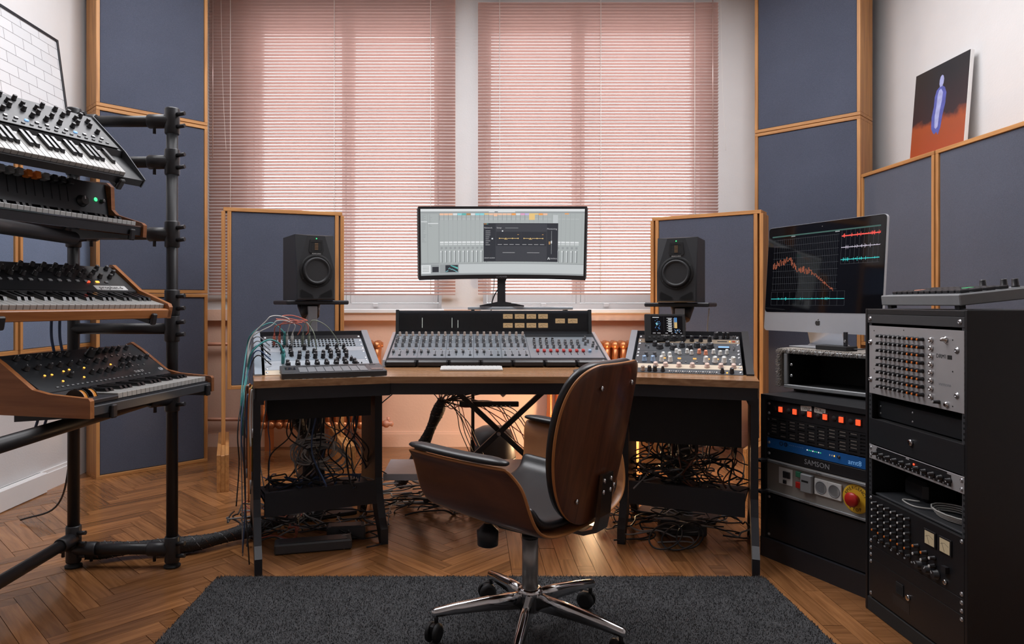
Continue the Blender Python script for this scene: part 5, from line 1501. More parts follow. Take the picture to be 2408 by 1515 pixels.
b.prism(ap, 0, 0.0006, 0, RX(90)); b.prism([(0.0, 0.008), (0.005, 0.010), (0.0055, 0.0155), (0.001, 0.0130)], 0, 0.0006, 0, RX(90))
b.build('emblem', 'print_black', im, MI @ T(IW / 2, -0.0002, 0.048))
b = MB(); b.lathe([(0.003, 0), (0.003, 0.0004), (0, 0.0004)], 8, 0, RX(90)); b.build('camera_lens', 'panel_grey', im, MI @ T(IW / 2, -0.0013, IH - 0.022))
b = MB()
pr = [(0.0, 0.0), (0.19, 0.0), (0.19, 0.005), (0.17, 0.006), (0.145, 0.02), (0.115, 0.10), (0.095, 0.20), (0.088, 0.20), (0.105, 0.10), (0.130, 0.012), (0.115, 0.005), (0.0, 0.005)]
b.prism(pr, IW / 2 - 0.095, IW / 2 + 0.095, 0, YZ); b.build('stand', 'aluminium_bright', im, T(0, -0.07, 0))
# usb drive and small black hub on the rug in front of the computer
hb = thing('usb_hub', 'flat black hub lying on the rug below the silver computer', 'hub', case.matrix_basis @ T(0.125, 0.035, CH + 0.0102) @ RZ(-6))
b = MB(); b.box(0, 0.155, 0, 0.07, 0, 0.020, b=0.002); b.build('body', 'black_matte', hb)
b = MB(); b.tube(spline([(0.155, 0.04, 0.008), (0.20, 0.045, 0.012), (0.26, 0.05, 0.03), (0.31, 0.09, 0.06)]), 0.003, 6); b.build('cable', 'cable_black', hb)
us = thing('usb_stick', 'black memory stick standing upright in the hub', 'usb stick', hb.matrix_basis @ T(0.135, 0.02, 0.0205))
b = MB(); b.box(-0.009, 0.009, -0.0045, 0.0045, 0, 0.062, b=0.002); b.build('body', 'black_satin', us)
b = MB(); b.lathe([(0.0055, 0), (0.0055, 0.001), (0.003, 0.001), (0.003, 0)], 14, 0, RX(90)); b.build('swivel_ring', 'steel', us, T(0, -0.0045, 0.022))

# ------------------------------------------------------------------ tall equipment rack at the picture edge
R2X, R2Y0, R2Y1, R2H = 1.445, 2.525, 2.005, 1.098
rk2 = thing('equipment_rack', 'tall black equipment rack full of gear at the picture edge', 'rack', T(1.70, 2.26, 0), 'equipment racks')
I2 = inv(rk2)
def r2box(x0, x1, y0, y1, z0, z1, nm, mt, bv=0.0015):
    b = MB(); b.box(x0, x1, y0, y1, z0, z1, b=bv); return b.build(nm, mt, rk2, I2)
D2 = 0.50
r2box(R2X, R2X + D2, R2Y0 - 0.012, R2Y0, 0.0, R2H, 'side_panel', 'black_metal'); r2box(R2X, R2X + D2, R2Y1, R2Y1 + 0.012, 0.0, R2H, 'side_panel', 'black_metal')
r2box(R2X + 0.001, R2X + D2, R2Y1 + 0.012, R2Y0 - 0.012, R2H - 0.02, R2H - 0.001, 'top_panel', 'black_metal')
r2box(R2X + 0.001, R2X + 0.02, R2Y1 + 0.012, R2Y0 - 0.012, R2H - 0.052, R2H - 0.02, 'top_rail', 'dark_grey_plastic')
r2box(R2X + 0.001, R2X + D2, R2Y1 + 0.012, R2Y0 - 0.012, 0.0, 0.05, 'plinth', 'black_matte'); r2box(R2X + D2 - 0.01, R2X + D2, R2Y1 + 0.012, R2Y0 - 0.012, 0.05, R2H - 0.02, 'back_panel', 'black_matte')
for y in (R2Y0 - 0.030, R2Y1 + 0.0125):
    r2box(R2X + 0.006, R2X + 0.010, y, y + 0.0175, 0.05, R2H - 0.052, 'rack_rail', 'panel_grey', 0)
    hole = MB()
    for k in range(60): hole.box(R2X + 0.0052, R2X + 0.006, y + 0.006, y + 0.0115, 0.06 + k * 0.0163, 0.067 + k * 0.0163)
    tag(hole.build('rail_holes', 'dark_hole', rk2, I2), kind='stuff')
F2 = basis((R2X + 0.004, R2Y0 - 0.0185, 0.0), (0, -1, 0), (0, 0, 1), (-1, 0, 0))
for x in (0.012, 0.47): screw(rk2, 0, 0, 0, 0.007).matrix_basis = I2 @ F2 @ T(x, R2H - 0.036, 0.003)
g2 = 'units in the tall rack'
t, h = unit('drum_synthesizer', 'silver drum synthesizer with eight rows of black knobs in the tall rack', F2, 0.792, 5.45, 'panel_silver_light', 'synthesizer', g2, chassis=0.15, screws=False)
for x in (0.008, RW - 0.030):
    for y in (0.05, h - 0.06): screw(t, x, y, 0, 0.0085)
for r_ in range(8):
    y = h - 0.035 - r_ * 0.0255
    for i in range(10):
        knob(t, 0.072 + i * 0.0252, y, 0, 0.0058, 0.020, 'black_plastic', 'knob_orange' if i > 6 else 'knob_cap_grey', pointer=None)
    b = MB(); b.lathe([(0.009, 0), (0.009, 0.004), (0.006, 0.008), (0.0035, 0.008), (0.003, 0.003)], 12); b.build('jack_socket', 'chrome', t, T(0.072 + 10 * 0.0255 + 0.012, y, 0))
    b = MB(); b.box(0.040, 0.052, y - 0.004, y - 0.0005, 0, 0.0004); b.build('channel_mark', 'print_black', t)
knob(t, 0.375, h - 0.225, 0, 0.0058, 0.020, 'black_plastic', 'knob_cap_grey', pointer=None)
b = MB(); b.lathe([(0.009, 0), (0.009, 0.004), (0.006, 0.008), (0.003, 0.008)], 12); b.build('jack_socket', 'chrome', t, T(0.41, h - 0.228, 0))
b = MB(); b.lathe([(0.010, 0), (0.010, 0.004), (0.006, 0.006), (0.005, 0.016), (0.0, 0.017)], 12); b.build('power_toggle', 'chrome', t, T(0.405, h - 0.03, 0))
text('DRM1', 0.018, 'print_black', t, T(0.385, h - 0.083, 0.0003)); b = MB(); b.box(0.412, 0.432, h - 0.09, h - 0.077, 0, 0.0004); b.build('logo_block', 'print_black', t)
text('vermona', 0.016, 'print_grey', t, T(0.400, h - 0.168, 0.0003))
for x, y in ((0.03, h - 0.018), (0.20, h - 0.01), (0.435, h - 0.03), (0.03, 0.09), (0.435, 0.12), (0.20, 0.012), (0.03, 0.02), (0.435, 0.015)): button(t, x, y, 0, 0.004, 0.004, 0.0006, 'print_black', 'rivet')
t, h = unit('drawer_unit', 'black rack drawer set back below the silver drum synthesizer', F2 @ T(0, 0, -0.03), 0.705, 1.35, 'panel_grey_dark', 'drawer', g2, chassis=0.3, screws=False, w=0.46)
for x, y in ((0.20, 0.045), (0.20, 0.015), (0.02, 0.04), (0.02, 0.015)): screw(t, x, y, 0, 0.003)
t, h = unit('drawer_unit', 'black rack drawer with a round key lock in its middle', F2, 0.610, 2.05, 'panel_grey_dark', 'drawer', g2, chassis=0.3, screws=False)
b = MB(); b.lathe([(0.011, 0), (0.011, 0.006), (0.009, 0.008), (0.0, 0.008)], 16); b.build('key_lock', 'chrome', t, T(0.24, 0.048, 0))
t, h = unit('effects_unit', 'thin silver effects unit with small black knobs below the locked drawer', F2, 0.555, 1.15, 'panel_silver_light', 'effects unit', g2, chassis=0.2)
b = MB(); b.box(0.045, RW - 0.055, 0.008, h - 0.008, 0, 0.001); b.build('dark_inlay', 'panel_black', t)
for i in range(11): knob(t, 0.045 + i * 0.038, 0.026, 0.001, 0.0075, 0.016)
for i in range(18): button(t, 0.06 + i * 0.021, 0.012, 0.001, 0.006, 0.005, 0.002, 'print_grey')
b = MB(); b.box(0.05, 0.21, h - 0.007, h - 0.002, 0, 0.0015); b.build('legend_bar', 'panel_black', t)
b = MB(); b.box(0.23, 0.41, h - 0.007, h - 0.002, 0, 0.0015); b.build('legend_bar', 'panel_black', t)
button(t, 0.255, 0.035, 0.001, 0.006, 0.006, 0.002, 'led_red', 'indicator_lamp')
# open bay: shelf, black box, white cable
r2box(R2X + 0.02, R2X + 0.42, R2Y1 + 0.03, R2Y0 - 0.03, 0.425, 0.432, 'rack_shelf', 'panel_grey')
bx = thing('adapter_box', 'small rounded black box on the open shelf of the tall rack', 'box', T(R2X + 0.16, R2Y0 - 0.12, 0.4325))
b = MB(); b.box(-0.06, 0.06, -0.06, 0.06, 0, 0.07, b=0.014); b.build('body', 'black_plastic', bx)
cw = MB()
for k in range(4): cw.tube([(R2X + 0.10 + (0.05 + k * 0.004) * math.cos(a * 0.42), R2Y1 + 0.17 + (0.085 + k * 0.006) * math.sin(a * 0.42), 0.437 + k * 0.006) for a in range(16)], 0.0028, 5)
cw.tube(spline([(R2X + 0.09, R2Y1 + 0.25, 0.440), (R2X + 0.04, R2Y1 + 0.30, 0.4365), (R2X + 0.05, R2Y0 - 0.14, 0.4365), (R2X + 0.09, R2Y0 - 0.17, 0.438)]), 0.0028, 5)
tag(cw.build('coiled_cable', 'cable_white'), 'coiled pale cable on the open shelf of the tall rack', 'cable')
t, h = unit('rack_mixer', 'black rack mixer with orange and grey knobs and two needle meters', F2, 0.245, 4.0, 'panel_black', 'mixer', g2, chassis=0.16)
for i in range(6):
    x = 0.045 + i * 0.037
    for k in range(5):
        knob(t, x, h - 0.022 - k * 0.024, 0, 0.0055, 0.017, 'black_plastic', 'knob_white' if k < 4 else 'knob_orange', pointer=None)
    knob(t, x, h - 0.145, 0, 0.007, 0.012); button(t, x + 0.014, h - 0.16, 0, 0.008, 0.005, 0.003, 'print_grey')
for i, (x, y) in enumerate(((0.275, 0.085), (0.315, 0.078), (0.275, 0.06), (0.315, 0.055), (0.355, 0.075), (0.355, 0.05))):
    knob(t, x, y, 0, 0.0065, 0.018, 'black_plastic', 'knob_orange' if i < 2 else 'knob_white', pointer=None)
for x in (0.285, 0.325, 0.365): knob(t, x, 0.028, 0, 0.014, 0.016)
for x in (0.335, 0.405):
    b = MB(); b.box(x - 0.028, x + 0.028, 0.105, 0.155, 0, 0.004, b=0.001); mt_ = b.build('meter_bezel', 'panel_black', t)
    b = MB(); b.box(x - 0.022, x + 0.022, 0.109, 0.150, 0.004, 0.0045); b.build('meter_face', 'vu_cream', mt_)
    b = MB(); b.tube([(x - 0.018, 0.132, 0.0049), (x, 0.139, 0.0049), (x + 0.018, 0.132, 0.0049)], 0.0005, 4); b.cyl((x, 0.112, 0.0049), (x - 0.012, 0.138, 0.0049), 0.0005, n=4); b.build('needle', 'print_black', mt_)
b = MB(); b.box(0.40, 0.42, 0.05, 0.07, 0, 0.012); b.build('rocker', 'black_plastic', t)
text('HAMMOND', 0.012, 'print_white', t, T(0.355, 0.098, 0.0003)) if False else None
b = MB(); b.lathe([(0.008, 0), (0.008, 0.006), (0.005, 0.007), (0.0, 0.007)], 12); b.build('jack_socket', 'chrome', t, T(0.405, 0.02, 0))
t, h = unit('blank_panel', 'plain black blank panel under the rack mixer', F2, 0.195, 1.1, 'panel_black', 'blank panel', g2, chassis=0)
t, h = unit('drawer_unit', 'deep black drawer with finger latch and silver lock at the rack bottom', F2, 0.055, 3.1, 'panel_black', 'drawer', g2, chassis=0.3)
b = MB(); b.box(0.16, 0.20, 0.075, 0.115, 0, 0.003, b=0.001); la = b.build('latch_frame', 'black_matte', t)
b = MB(); b.box(0.166, 0.194, 0.081, 0.105, 0.003, 0.0034); b.build('latch_hole', 'dark_hole', la)
b = MB(); b.lathe([(0.010, 0), (0.010, 0.005), (0.008, 0.006), (0.0, 0.006)], 16); b.build('key_lock', 'chrome', t, T(0.225, 0.085, 0))
b = MB(); b.box(0.14, 0.23, 0.03, 0.065, 0, 0.0005); b.build('worn_patch', 'panel_grey_dark', t)

# drum machine on top of the tall rack
dm = thing('drum_machine', 'grey drum machine with dark keys and one coral button on the tall rack', 'drum machine', T(1.475, 2.475, R2H + 0.012) @ RZ(-90) @ RX(6))
b = MB(); b.box(0, 0.40, 0, 0.26, 0, 0.035, b=0.003); b.build('body', 'grey_plastic', dm)
b = MB(); b.box(0.02, 0.38, 0.02, 0.24, 0.035, 0.0365); b.build('face_plate', 'grey_plastic_light', dm)
for r_ in range(4):
    for i in range(12):
        m_ = 'knob_salmon' if (r_, i) == (1, 2) else ('led_green_dim' if (r_, i) == (2, 8) else 'black_plastic')
        button(dm, 0.04 + i * 0.029, 0.04 + r_ * 0.04, 0.0365, 0.024, 0.030, 0.010, m_, 'key')
for x in (0.21, 0.30, 0.345): knob(dm, x, 0.215, 0.0365, 0.010, 0.026)
for x in (0.02, 0.36):
    b = MB(); b.box(x, x + 0.02, 0.01, 0.03, -0.012, 0.0); b.build('foot', 'rubber', dm)

# ------------------------------------------------------------------ pictures on the side walls
pw, ph = 0.475, 0.58
pn = thing('painting', 'dark painting of a pale blue figure over orange ground on the right wall', 'painting', basis((2.765, 4.345, 1.972), (0, -1, 0), (0.045 / 0.58, 0, 1), Vector((0, -1, 0)).cross(Vector((0.045 / 0.58, 0, 1)))))
b = MB(); b.box(0, pw, 0, ph, -0.022, 0.0, b=0.001); b.build('stretcher', 'paint_white', pn)
b = MB(); b.box(0.001, pw - 0.001, 0.001, ph - 0.001, 0.0, 0.0015); b.build('canvas', 'painting_ground', pn)
def blob(pts, z, m_, nm):
    b = MB(); b.prism(pts, 0, z, 0); b.build(nm, m_, pn, T(0, 0, 0.0015))
blob([(0.185, 0.20), (0.20, 0.175), (0.215, 0.16), (0.235, 0.17), (0.25, 0.15), (0.268, 0.19), (0.278, 0.26), (0.296, 0.33), (0.298, 0.39), (0.282, 0.425), (0.262, 0.44), (0.235, 0.44), (0.21, 0.425), (0.197, 0.39), (0.195, 0.33), (0.182, 0.27)], 0.0004, 'paint_blue', 'painted_robe')
blob([(0.215, 0.20), (0.228, 0.19), (0.243, 0.20), (0.25, 0.28), (0.264, 0.35), (0.268, 0.40), (0.25, 0.425), (0.232, 0.42), (0.222, 0.39), (0.219, 0.33), (0.21, 0.27)], 0.0006, 'paint_pale_blue', 'painted_highlight')
blob([(0.238, 0.438), (0.258, 0.438), (0.267, 0.456), (0.269, 0.48), (0.262, 0.50), (0.25, 0.508), (0.238, 0.50), (0.231, 0.48), (0.231, 0.456)], 0.0005, 'paint_pale_blue', 'painted_head')
po = thing('framed_poster', 'framed print of white brickwork on the left wall above the synthesizers', 'poster', basis((-2.415, 3.50, 1.972), (0, 1, 0), (-0.10 / 0.74, 0, 1), Vector((0, 1, 0)).cross(Vector((-0.10 / 0.74, 0, 1)))))
ow, oh = 0.665, 0.745
for a in ((0, 0.014, 0, oh), (ow - 0.014, ow, 0, oh), (0.014, ow - 0.014, 0, 0.014), (0.014, ow - 0.014, oh - 0.014, oh)):
    b = MB(); b.box(a[0], a[1], a[2], a[3], -0.008, 0.008, b=0.001); b.build('frame_strip', 'black_satin', po)
b = MB(); b.box(0.014, ow - 0.014, 0.014, oh - 0.014, -0.004, 0.0); b.build('print', 'brick_print', po)
# ------------------------------------------------------------------ rug
rug = thing('rug', 'dark grey shaggy rug under the chair', 'rug', T(0.075, 1.95, 0))
RX0, RX1, RY0, RY1 = -1.105, 1.105, -0.85, 0.835
b = MB()
b.prism([(RX0 + .03, RY0), (RX1 - .03, RY0), (RX1, RY0 + .03), (RX1, RY1 - .03), (RX1 - .03, RY1), (RX0 + .03, RY1), (RX0, RY1 - .03), (RX0, RY0 + .03)], 0.001, 0.010)
b.build('backing', 'rug_dark', rug)
b = MB()
def tufts(n_, y0, y1, h0, h1):
    for i in range(n_):
        x = rnd.uniform(RX0 - 0.004, RX1 + 0.004); y = rnd.uniform(y0, y1)
        h_ = rnd.uniform(h0, h1); a = rnd.uniform(0, 6.283); w_ = 0.0024
        dx, dy = math.cos(a) * w_, math.sin(a) * w_
        lx, ly = rnd.uniform(-.006, .006), rnd.uniform(-.006, .006)
        o = len(b.v)
        b.v += [(x - dx, y - dy, 0.006), (x + dx, y + dy, 0.006), (x + lx, y + ly, 0.010 + h_)]
        b.f.append((o, o + 1, o + 2)); b.m.append(0); b.s.append(False)
tufts(95000, 0.15, RY1 + 0.006, 0.001, 0.007)
tufts(9000, RY0, 0.15, 0.004, 0.012)
tag(b.build('pile', 'rug_tuft', rug), kind='stuff')

# ------------------------------------------------------------------ bent plywood desk chair
ch = thing('desk_chair', 'bent plywood desk chair with black leather padding on a chrome star base', 'chair', T(0.192, 2.27, 0.030) @ RZ(52))
Z0 = -0.012
ZU = -0.030
def add_mods(o, th, off, sub=1):
    m1 = o.modifiers.new('thick', 'SOLIDIFY'); m1.thickness = th; m1.offset = off; m1.material_offset_rim = 1; m1.material_offset = 2
    if sub:
        m2 = o.modifiers.new('smooth', 'SUBSURF'); m2.levels = sub; m2.render_levels = sub
prof = [(-0.335, 0.672), (-0.315, 0.652), (-0.303, 0.615), (-0.297, 0.575), (-0.289, 0.532), (-0.270, 0.490), (-0.228, 0.461), (-0.16, 0.447), (-0.08, 0.443)]
prof = prof + [(0.0, 0.442)] + [(-x, z) for x, z in reversed(prof)]
def shell_pt(i, t_):
    # i: index across, t_: 0 back .. 1 front
    x, z = prof[i]
    hgt = max(0.0, (z - 0.442) / 0.23)
    yb = -0.215 + 0.050 * hgt ** 1.5
    yf = 0.215 + 0.025 * hgt
    if hgt > 0.9: yb += 0.02
    y = yb + (yf - yb) * t_
    z = z + 0.028 * (t_ - 0.3) * (1 - hgt) + (0.018 * math.sin(t_ * 3.1416) * -0.3)
    z -= 0.012 * hgt * (1 - t_)
    return Vector((x, y, z + ZU))
P = [[shell_pt(i, t_ / 8) for t_ in range(9)] for i in range(len(prof))]
b = MB(); b.grid(P); o = b.build('shell', ['chair_wood_in', 'chair_edge', 'chair_wood_out'], ch); add_mods(o, 0.014, -1.0, 2)
# seat cushion inside the shell
P2 = [[shell_pt(i, 0.04 + 0.92 * t_ / 8) + Vector((0, 0, 0.006)) for t_ in range(9)] for i in range(4, len(prof) - 4)]
for row in P2:
    for p in row:
        p.x *= 0.965
b = MB(); b.grid(P2); o = b.build('seat_pad', 'leather_black', ch); add_mods(o, 0.03, 1.0, 2)
for sx in (-1, 1):
    pts = []
    for k in range(9):
        t_ = 0.0 + 1.0 * k / 8
        p = shell_pt(0 if sx < 0 else len(prof) - 1, t_); pts.append(p + Vector((0, 0, 0.006)))
    b = MB()
    n_ = len(pts)
    vs = []; fs = []
    for k, p in enumerate(pts):
        e = 0.5 if k in (0, n_ - 1) else 1.0
        for a in range(10):
            q_ = 2 * math.pi * a / 10
            vs.append((p.x - sx * 0.010 + math.cos(q_) * 0.029 * e, p.y, p.z + math.sin(q_) * 0.013 * e + (0.003 if e == 1 else 0)))
    for k in range(n_ - 1):
        for a in range(10): fs.append((k * 10 + a, k * 10 + (a + 1) % 10, (k + 1) * 10 + (a + 1) % 10, (k + 1) * 10 + a))
    fs += [tuple(reversed(range(10))), tuple((n_ - 1) * 10 + a for a in range(10))]
    b.add(vs, fs, 0, None, True)
    o = b.build('armrest_pad', 'leather_black', ch); m2 = o.modifiers.new('smooth', 'SUBSURF'); m2.levels = 1; m2.render_levels = 1
# backrest
bz = [(0.450, 0.070), (0.465, 0.120), (0.505, 0.168), (0.56, 0.202), (0.64, 0.228), (0.72, 0.238), (0.79, 0.238), (0.85, 0.228), (0.90, 0.204), (0.93, 0.165), (0.943, 0.115)]
def back_pt(k, u, off=0.0):
    z, hw = bz[k]
    x = u * hw
    y = -0.222 - 0.10 * (z - 0.44) / 0.5 + 0.055 * (x / 0.24) ** 2 + off
    return Vector((x, y, z + ZU))
P3 = [[back_pt(k, (j / 10) * 2 - 1) for j in range(11)] for k in range(len(bz))]
b = MB(); b.grid(P3); o = b.build('backrest', ['chair_wood_out', 'chair_edge', 'chair_wood_out'], ch); add_mods(o, 0.014, -1.0, 2)
P4 = [[back_pt(k, ((j / 10) * 2 - 1) * 0.985, 0.006) for j in range(11)] for k in range(len(bz))]
b = MB(); b.grid(P4); o = b.build('back_pad', 'leather_black', ch); add_mods(o, 0.03, 1.0, 2)
for x, k in ((-0.12, 2.5), (0.12, 2.5), (-0.10, 7.4), (0.10, 7.4)):
    z, hw = bz[int(k)]
    z += (bz[int(k) + 1][0] - z) * (k - int(k))
    y = -0.222 - 0.10 * (z - 0.44) / 0.5 + 0.055 * (x / 0.24) ** 2 - 0.016
    b = MB(); b.lathe([(0.008, 0), (0.008, 0.002), (0.005, 0.004), (0.0, 0.004)], 14, 0, RX(90)); b.build('bolt_head', 'chrome', ch, T(x, y, z + ZU))
# metal bracket joining backrest and seat
br = [(-0.272, 0.60), (-0.262, 0.60), (-0.248, 0.47), (-0.235, 0.430), (-0.20, 0.416), (-0.05, 0.414), (-0.05, 0.404), (-0.205, 0.404), (-0.25, 0.422), (-0.262, 0.47)]
b = MB(); b.prism([(y - 0.012, z + ZU) for y, z in br], -0.035, 0.035, 0, YZ); b.build('back_bracket', 'bracket_metal', ch)
for x in (-0.022, 0.022):
    for z in (0.545, 0.58):
        b = MB(); b.lathe([(0.007, 0), (0.007, 0.003), (0.0, 0.004)], 10, 0, RX(90)); b.build('bolt_head', 'chrome', ch, T(x, -0.284 + (0.6 - z) * 0.1, z + ZU))
b = MB(); b.box(-0.07, 0.07, -0.09, 0.09, 0.375 + ZU, 0.424 + ZU, b=0.008); b.build('tilt_mechanism', 'black_metal', ch)
b = MB(); b.lathe([(0.026, 0), (0.034, 0.004), (0.036, 0.05), (0.028, 0.056), (0.012, 0.075)], 20, 0, T(-0.10, 0.10, 0.305 + Z0)); b.build('tension_knob', 'black_plastic', ch)
b = MB(); b.cyl((0, 0, 0.15 + Z0), (0, 0, 0.335 + Z0), 0.0265, n=24); b.build('outer_column', 'dull_steel', ch)
b = MB(); b.cyl((0, 0, 0.335 + Z0), (0, 0, 0.385 + Z0), 0.014, n=18); b.lathe([(0.0275, 0.325), (0.0275, 0.337), (0.016, 0.338)], 20, 0, T(0, 0, Z0)); b.build('gas_lift', 'black_metal', ch)
b = MB(); b.lathe([(0.030, 0.085), (0.036, 0.09), (0.038, 0.14), (0.042, 0.152), (0.036, 0.162), (0.027, 0.164)], 24, 0, T(0, 0, Z0)); b.build('base_hub', 'chrome', ch)
for k in range(5):
    a = R(-52 + 185 - 72 * k)
    d = Vector((math.cos(a), math.sin(a), 0)); s_ = Vector((-d.y, d.x, 0))
    b = MB()
    sec = []
    for t_, hw, z1, z0 in ((0.032, 0.019, 0.148, 0.098), (0.14, 0.017, 0.136, 0.096), (0.25, 0.015, 0.118, 0.088), (0.315, 0.0135, 0.104, 0.080), (0.325, 0.010, 0.100, 0.082)):
        c_ = d * t_
        sec.append([c_ + s_ * hw + Vector((0, 0, z0)), c_ + s_ * hw * 0.9 + Vector((0, 0, z1 - 0.008)), c_ + s_ * hw * 0.4 + Vector((0, 0, z1)), c_ - s_ * hw * 0.4 + Vector((0, 0, z1)), c_ - s_ * hw * 0.9 + Vector((0, 0, z1 - 0.008)), c_ - s_ * hw + Vector((0, 0, z0))])
    vs = [v for r_ in sec for v in r_]
    fs = [(i * 6 + j, i * 6 + (j + 1) % 6, (i + 1) * 6 + (j + 1) % 6, (i + 1) * 6 + j) for i in range(4) for j in range(6)] + [tuple(reversed(range(6))), tuple(24 + j for j in range(6))]
    b.add(vs, fs, 0, T(0, 0, Z0), True); b.build('base_leg', 'chrome', ch)
    c_ = d * 0.310
    cs_ = MB(); cs_.cyl((c_.x, c_.y, 0.05 + Z0), (c_.x, c_.y, 0.088 + Z0), 0.007, n=10)
    oa = a + R(60 + 25 * k); od = Vector((math.cos(oa), math.sin(oa), 0)); wc = c_ + od * 0.016
    ax = Vector((-od.y, od.x, 0))
    cs_.box(-0.016, 0.016, -0.009, 0.009, 0.030, 0.060, 0, T(wc.x, wc.y, Z0) @ RZ(math.degrees(oa)), b=0.004)
    co = cs_.build('caster', 'black_plastic', ch)
    for sg in (-1, 1):
        w = MB()
        p0 = wc + ax * (0.007 * sg); p1 = wc + ax * (0.024 * sg)
        w.tube([p0 + Vector((0, 0, 0.032 + Z0)), p0 + (p1 - p0) * 0.15 + Vector((0, 0, 0.032 + Z0)), p0 + (p1 - p0) * 0.7 + Vector((0, 0, 0.032 + Z0)), p1 + Vector((0, 0, 0.032 + Z0))], [0.028, 0.0315, 0.030, 0.020], 20)
        w.build('caster_wheel', 'rubber', co)

# ------------------------------------------------------------------ folding stand behind the desk
xs = thing('folding_stand', 'black folding cross legged stand behind the desk carrying the console', 'stand', T(0.14, 3.78, 0))
IX = inv(xs)
def bar(a, c, nm, r_=0.014, mt='black_metal', root=xs, I=IX):
    a, c = Vector(a), Vector(c); d = (c - a)
    M = basis(a, d, Vector((0, 1, 0)), d.cross(Vector((0, 1, 0))))
    b = MB(); b.box(0, d.length, -r_, r_, -r_, r_, 0, M, b=0.003); b.build(nm, mt, root, I)
bar((-0.26, 3.76, 0.03), (0.52, 3.76, 0.755), 'cross_leg'); bar((0.56, 3.80, 0.03), (-0.22, 3.80, 0.755), 'cross_leg')
bar((-0.07, 3.83, 0.555), (0.26, 3.83, 0.555), 'notch_bar', 0.014)
for x in (-0.26, 0.56): bar((x, 3.62, 0.015), (x, 3.94, 0.015), 'floor_bar')
for k in range(5):
    b = MB(); b.box(0.11 + k * 0.024, 0.118 + k * 0.024, 3.814, 3.846, 0.539, 0.549); b.build('notch', 'paint_white', xs, IX)
b = MB(); b.lathe([(0.011, 0), (0.011, 0.006), (0.0, 0.007)], 12, 0, RX(90)); b.build('pivot_bolt', 'steel', xs, IX @ T(0.146, 3.745, 0.405))

tub_ = thing('floor_tub', 'dark grey round tub standing behind the folding stand', 'tub', T(0.13, 4.35, 0))
b = MB(); b.lathe([(0.10, 0), (0.13, 0.02), (0.145, 0.14), (0.14, 0.26), (0.12, 0.31), (0.07, 0.335), (0.0, 0.34)], 28); b.build('body', 'dark_grey_plastic', tub_)
b = MB(); b.lathe([(0.146, 0.135), (0.15, 0.142), (0.146, 0.15)], 28); b.build('band', 'black_plastic', tub_)
ps = thing('power_strip', 'white socket strip hanging at a slant behind the desk', 'power strip', basis((0.16, 3.88, 0.60), (0.72, 0, 0.69), (0, 1, 0), (-0.69, 0, 0.72)))
b = MB(); b.box(0, 0.26, -0.022, 0.022, -0.02, 0.02, b=0.005); b.build('body', 'white_plastic', ps)
for k in range(4):
    b = MB(); b.lathe([(0.018, 0), (0.018, 0.001), (0.015, 0.001), (0.014, -0.004)], 14, 0, RX(90)); b.build('outlet', 'grey_plastic', ps, T(0.05 + k * 0.05, -0.0222, 0))

# unseen warm lamp assumed behind the desk; its bulb lights the wall under the sill
fl = thing('assumed_floor_lamp', 'assumed low warm lamp, unseen, on the floor behind the desk', 'lamp', T(0.80, 4.60, 0))
b = MB(); b.lathe([(0.07, 0), (0.07, 0.012), (0.012, 0.018), (0.012, 0.12), (0.02, 0.13)], 20); b.build('base', 'black_metal', fl)
b = MB(); b.lathe([(0.018, 0.13), (0.045, 0.18), (0.05, 0.21), (0.035, 0.25), (0.0, 0.262)], 18); b.build('bulb', 'assumed_bulb_warm', fl)

# ------------------------------------------------------------------ cables
def cable(pts, r_, m_, lab, group=None, nm='cable', k=7, n=5, plug=None):
    b = MB(); sp_ = spline(pts, k); b.tube(sp_, r_, n)
    mats = [m_]
    if plug:
        a, c = Vector(pts[-2]), Vector(pts[-1]); d = (c - a).normalized()
        b.cyl(c - d * plug[1], c, plug[2], n=8, mi=1); mats.append(plug[0])
    return tag(b.build(nm, mats), lab, 'cable', group)
def wlp(u, v, z): p = wl(u, v); return (p[0], p[1], z)
def wrp(u, v, z): p = wr(u, v); return (p[0], p[1], z)
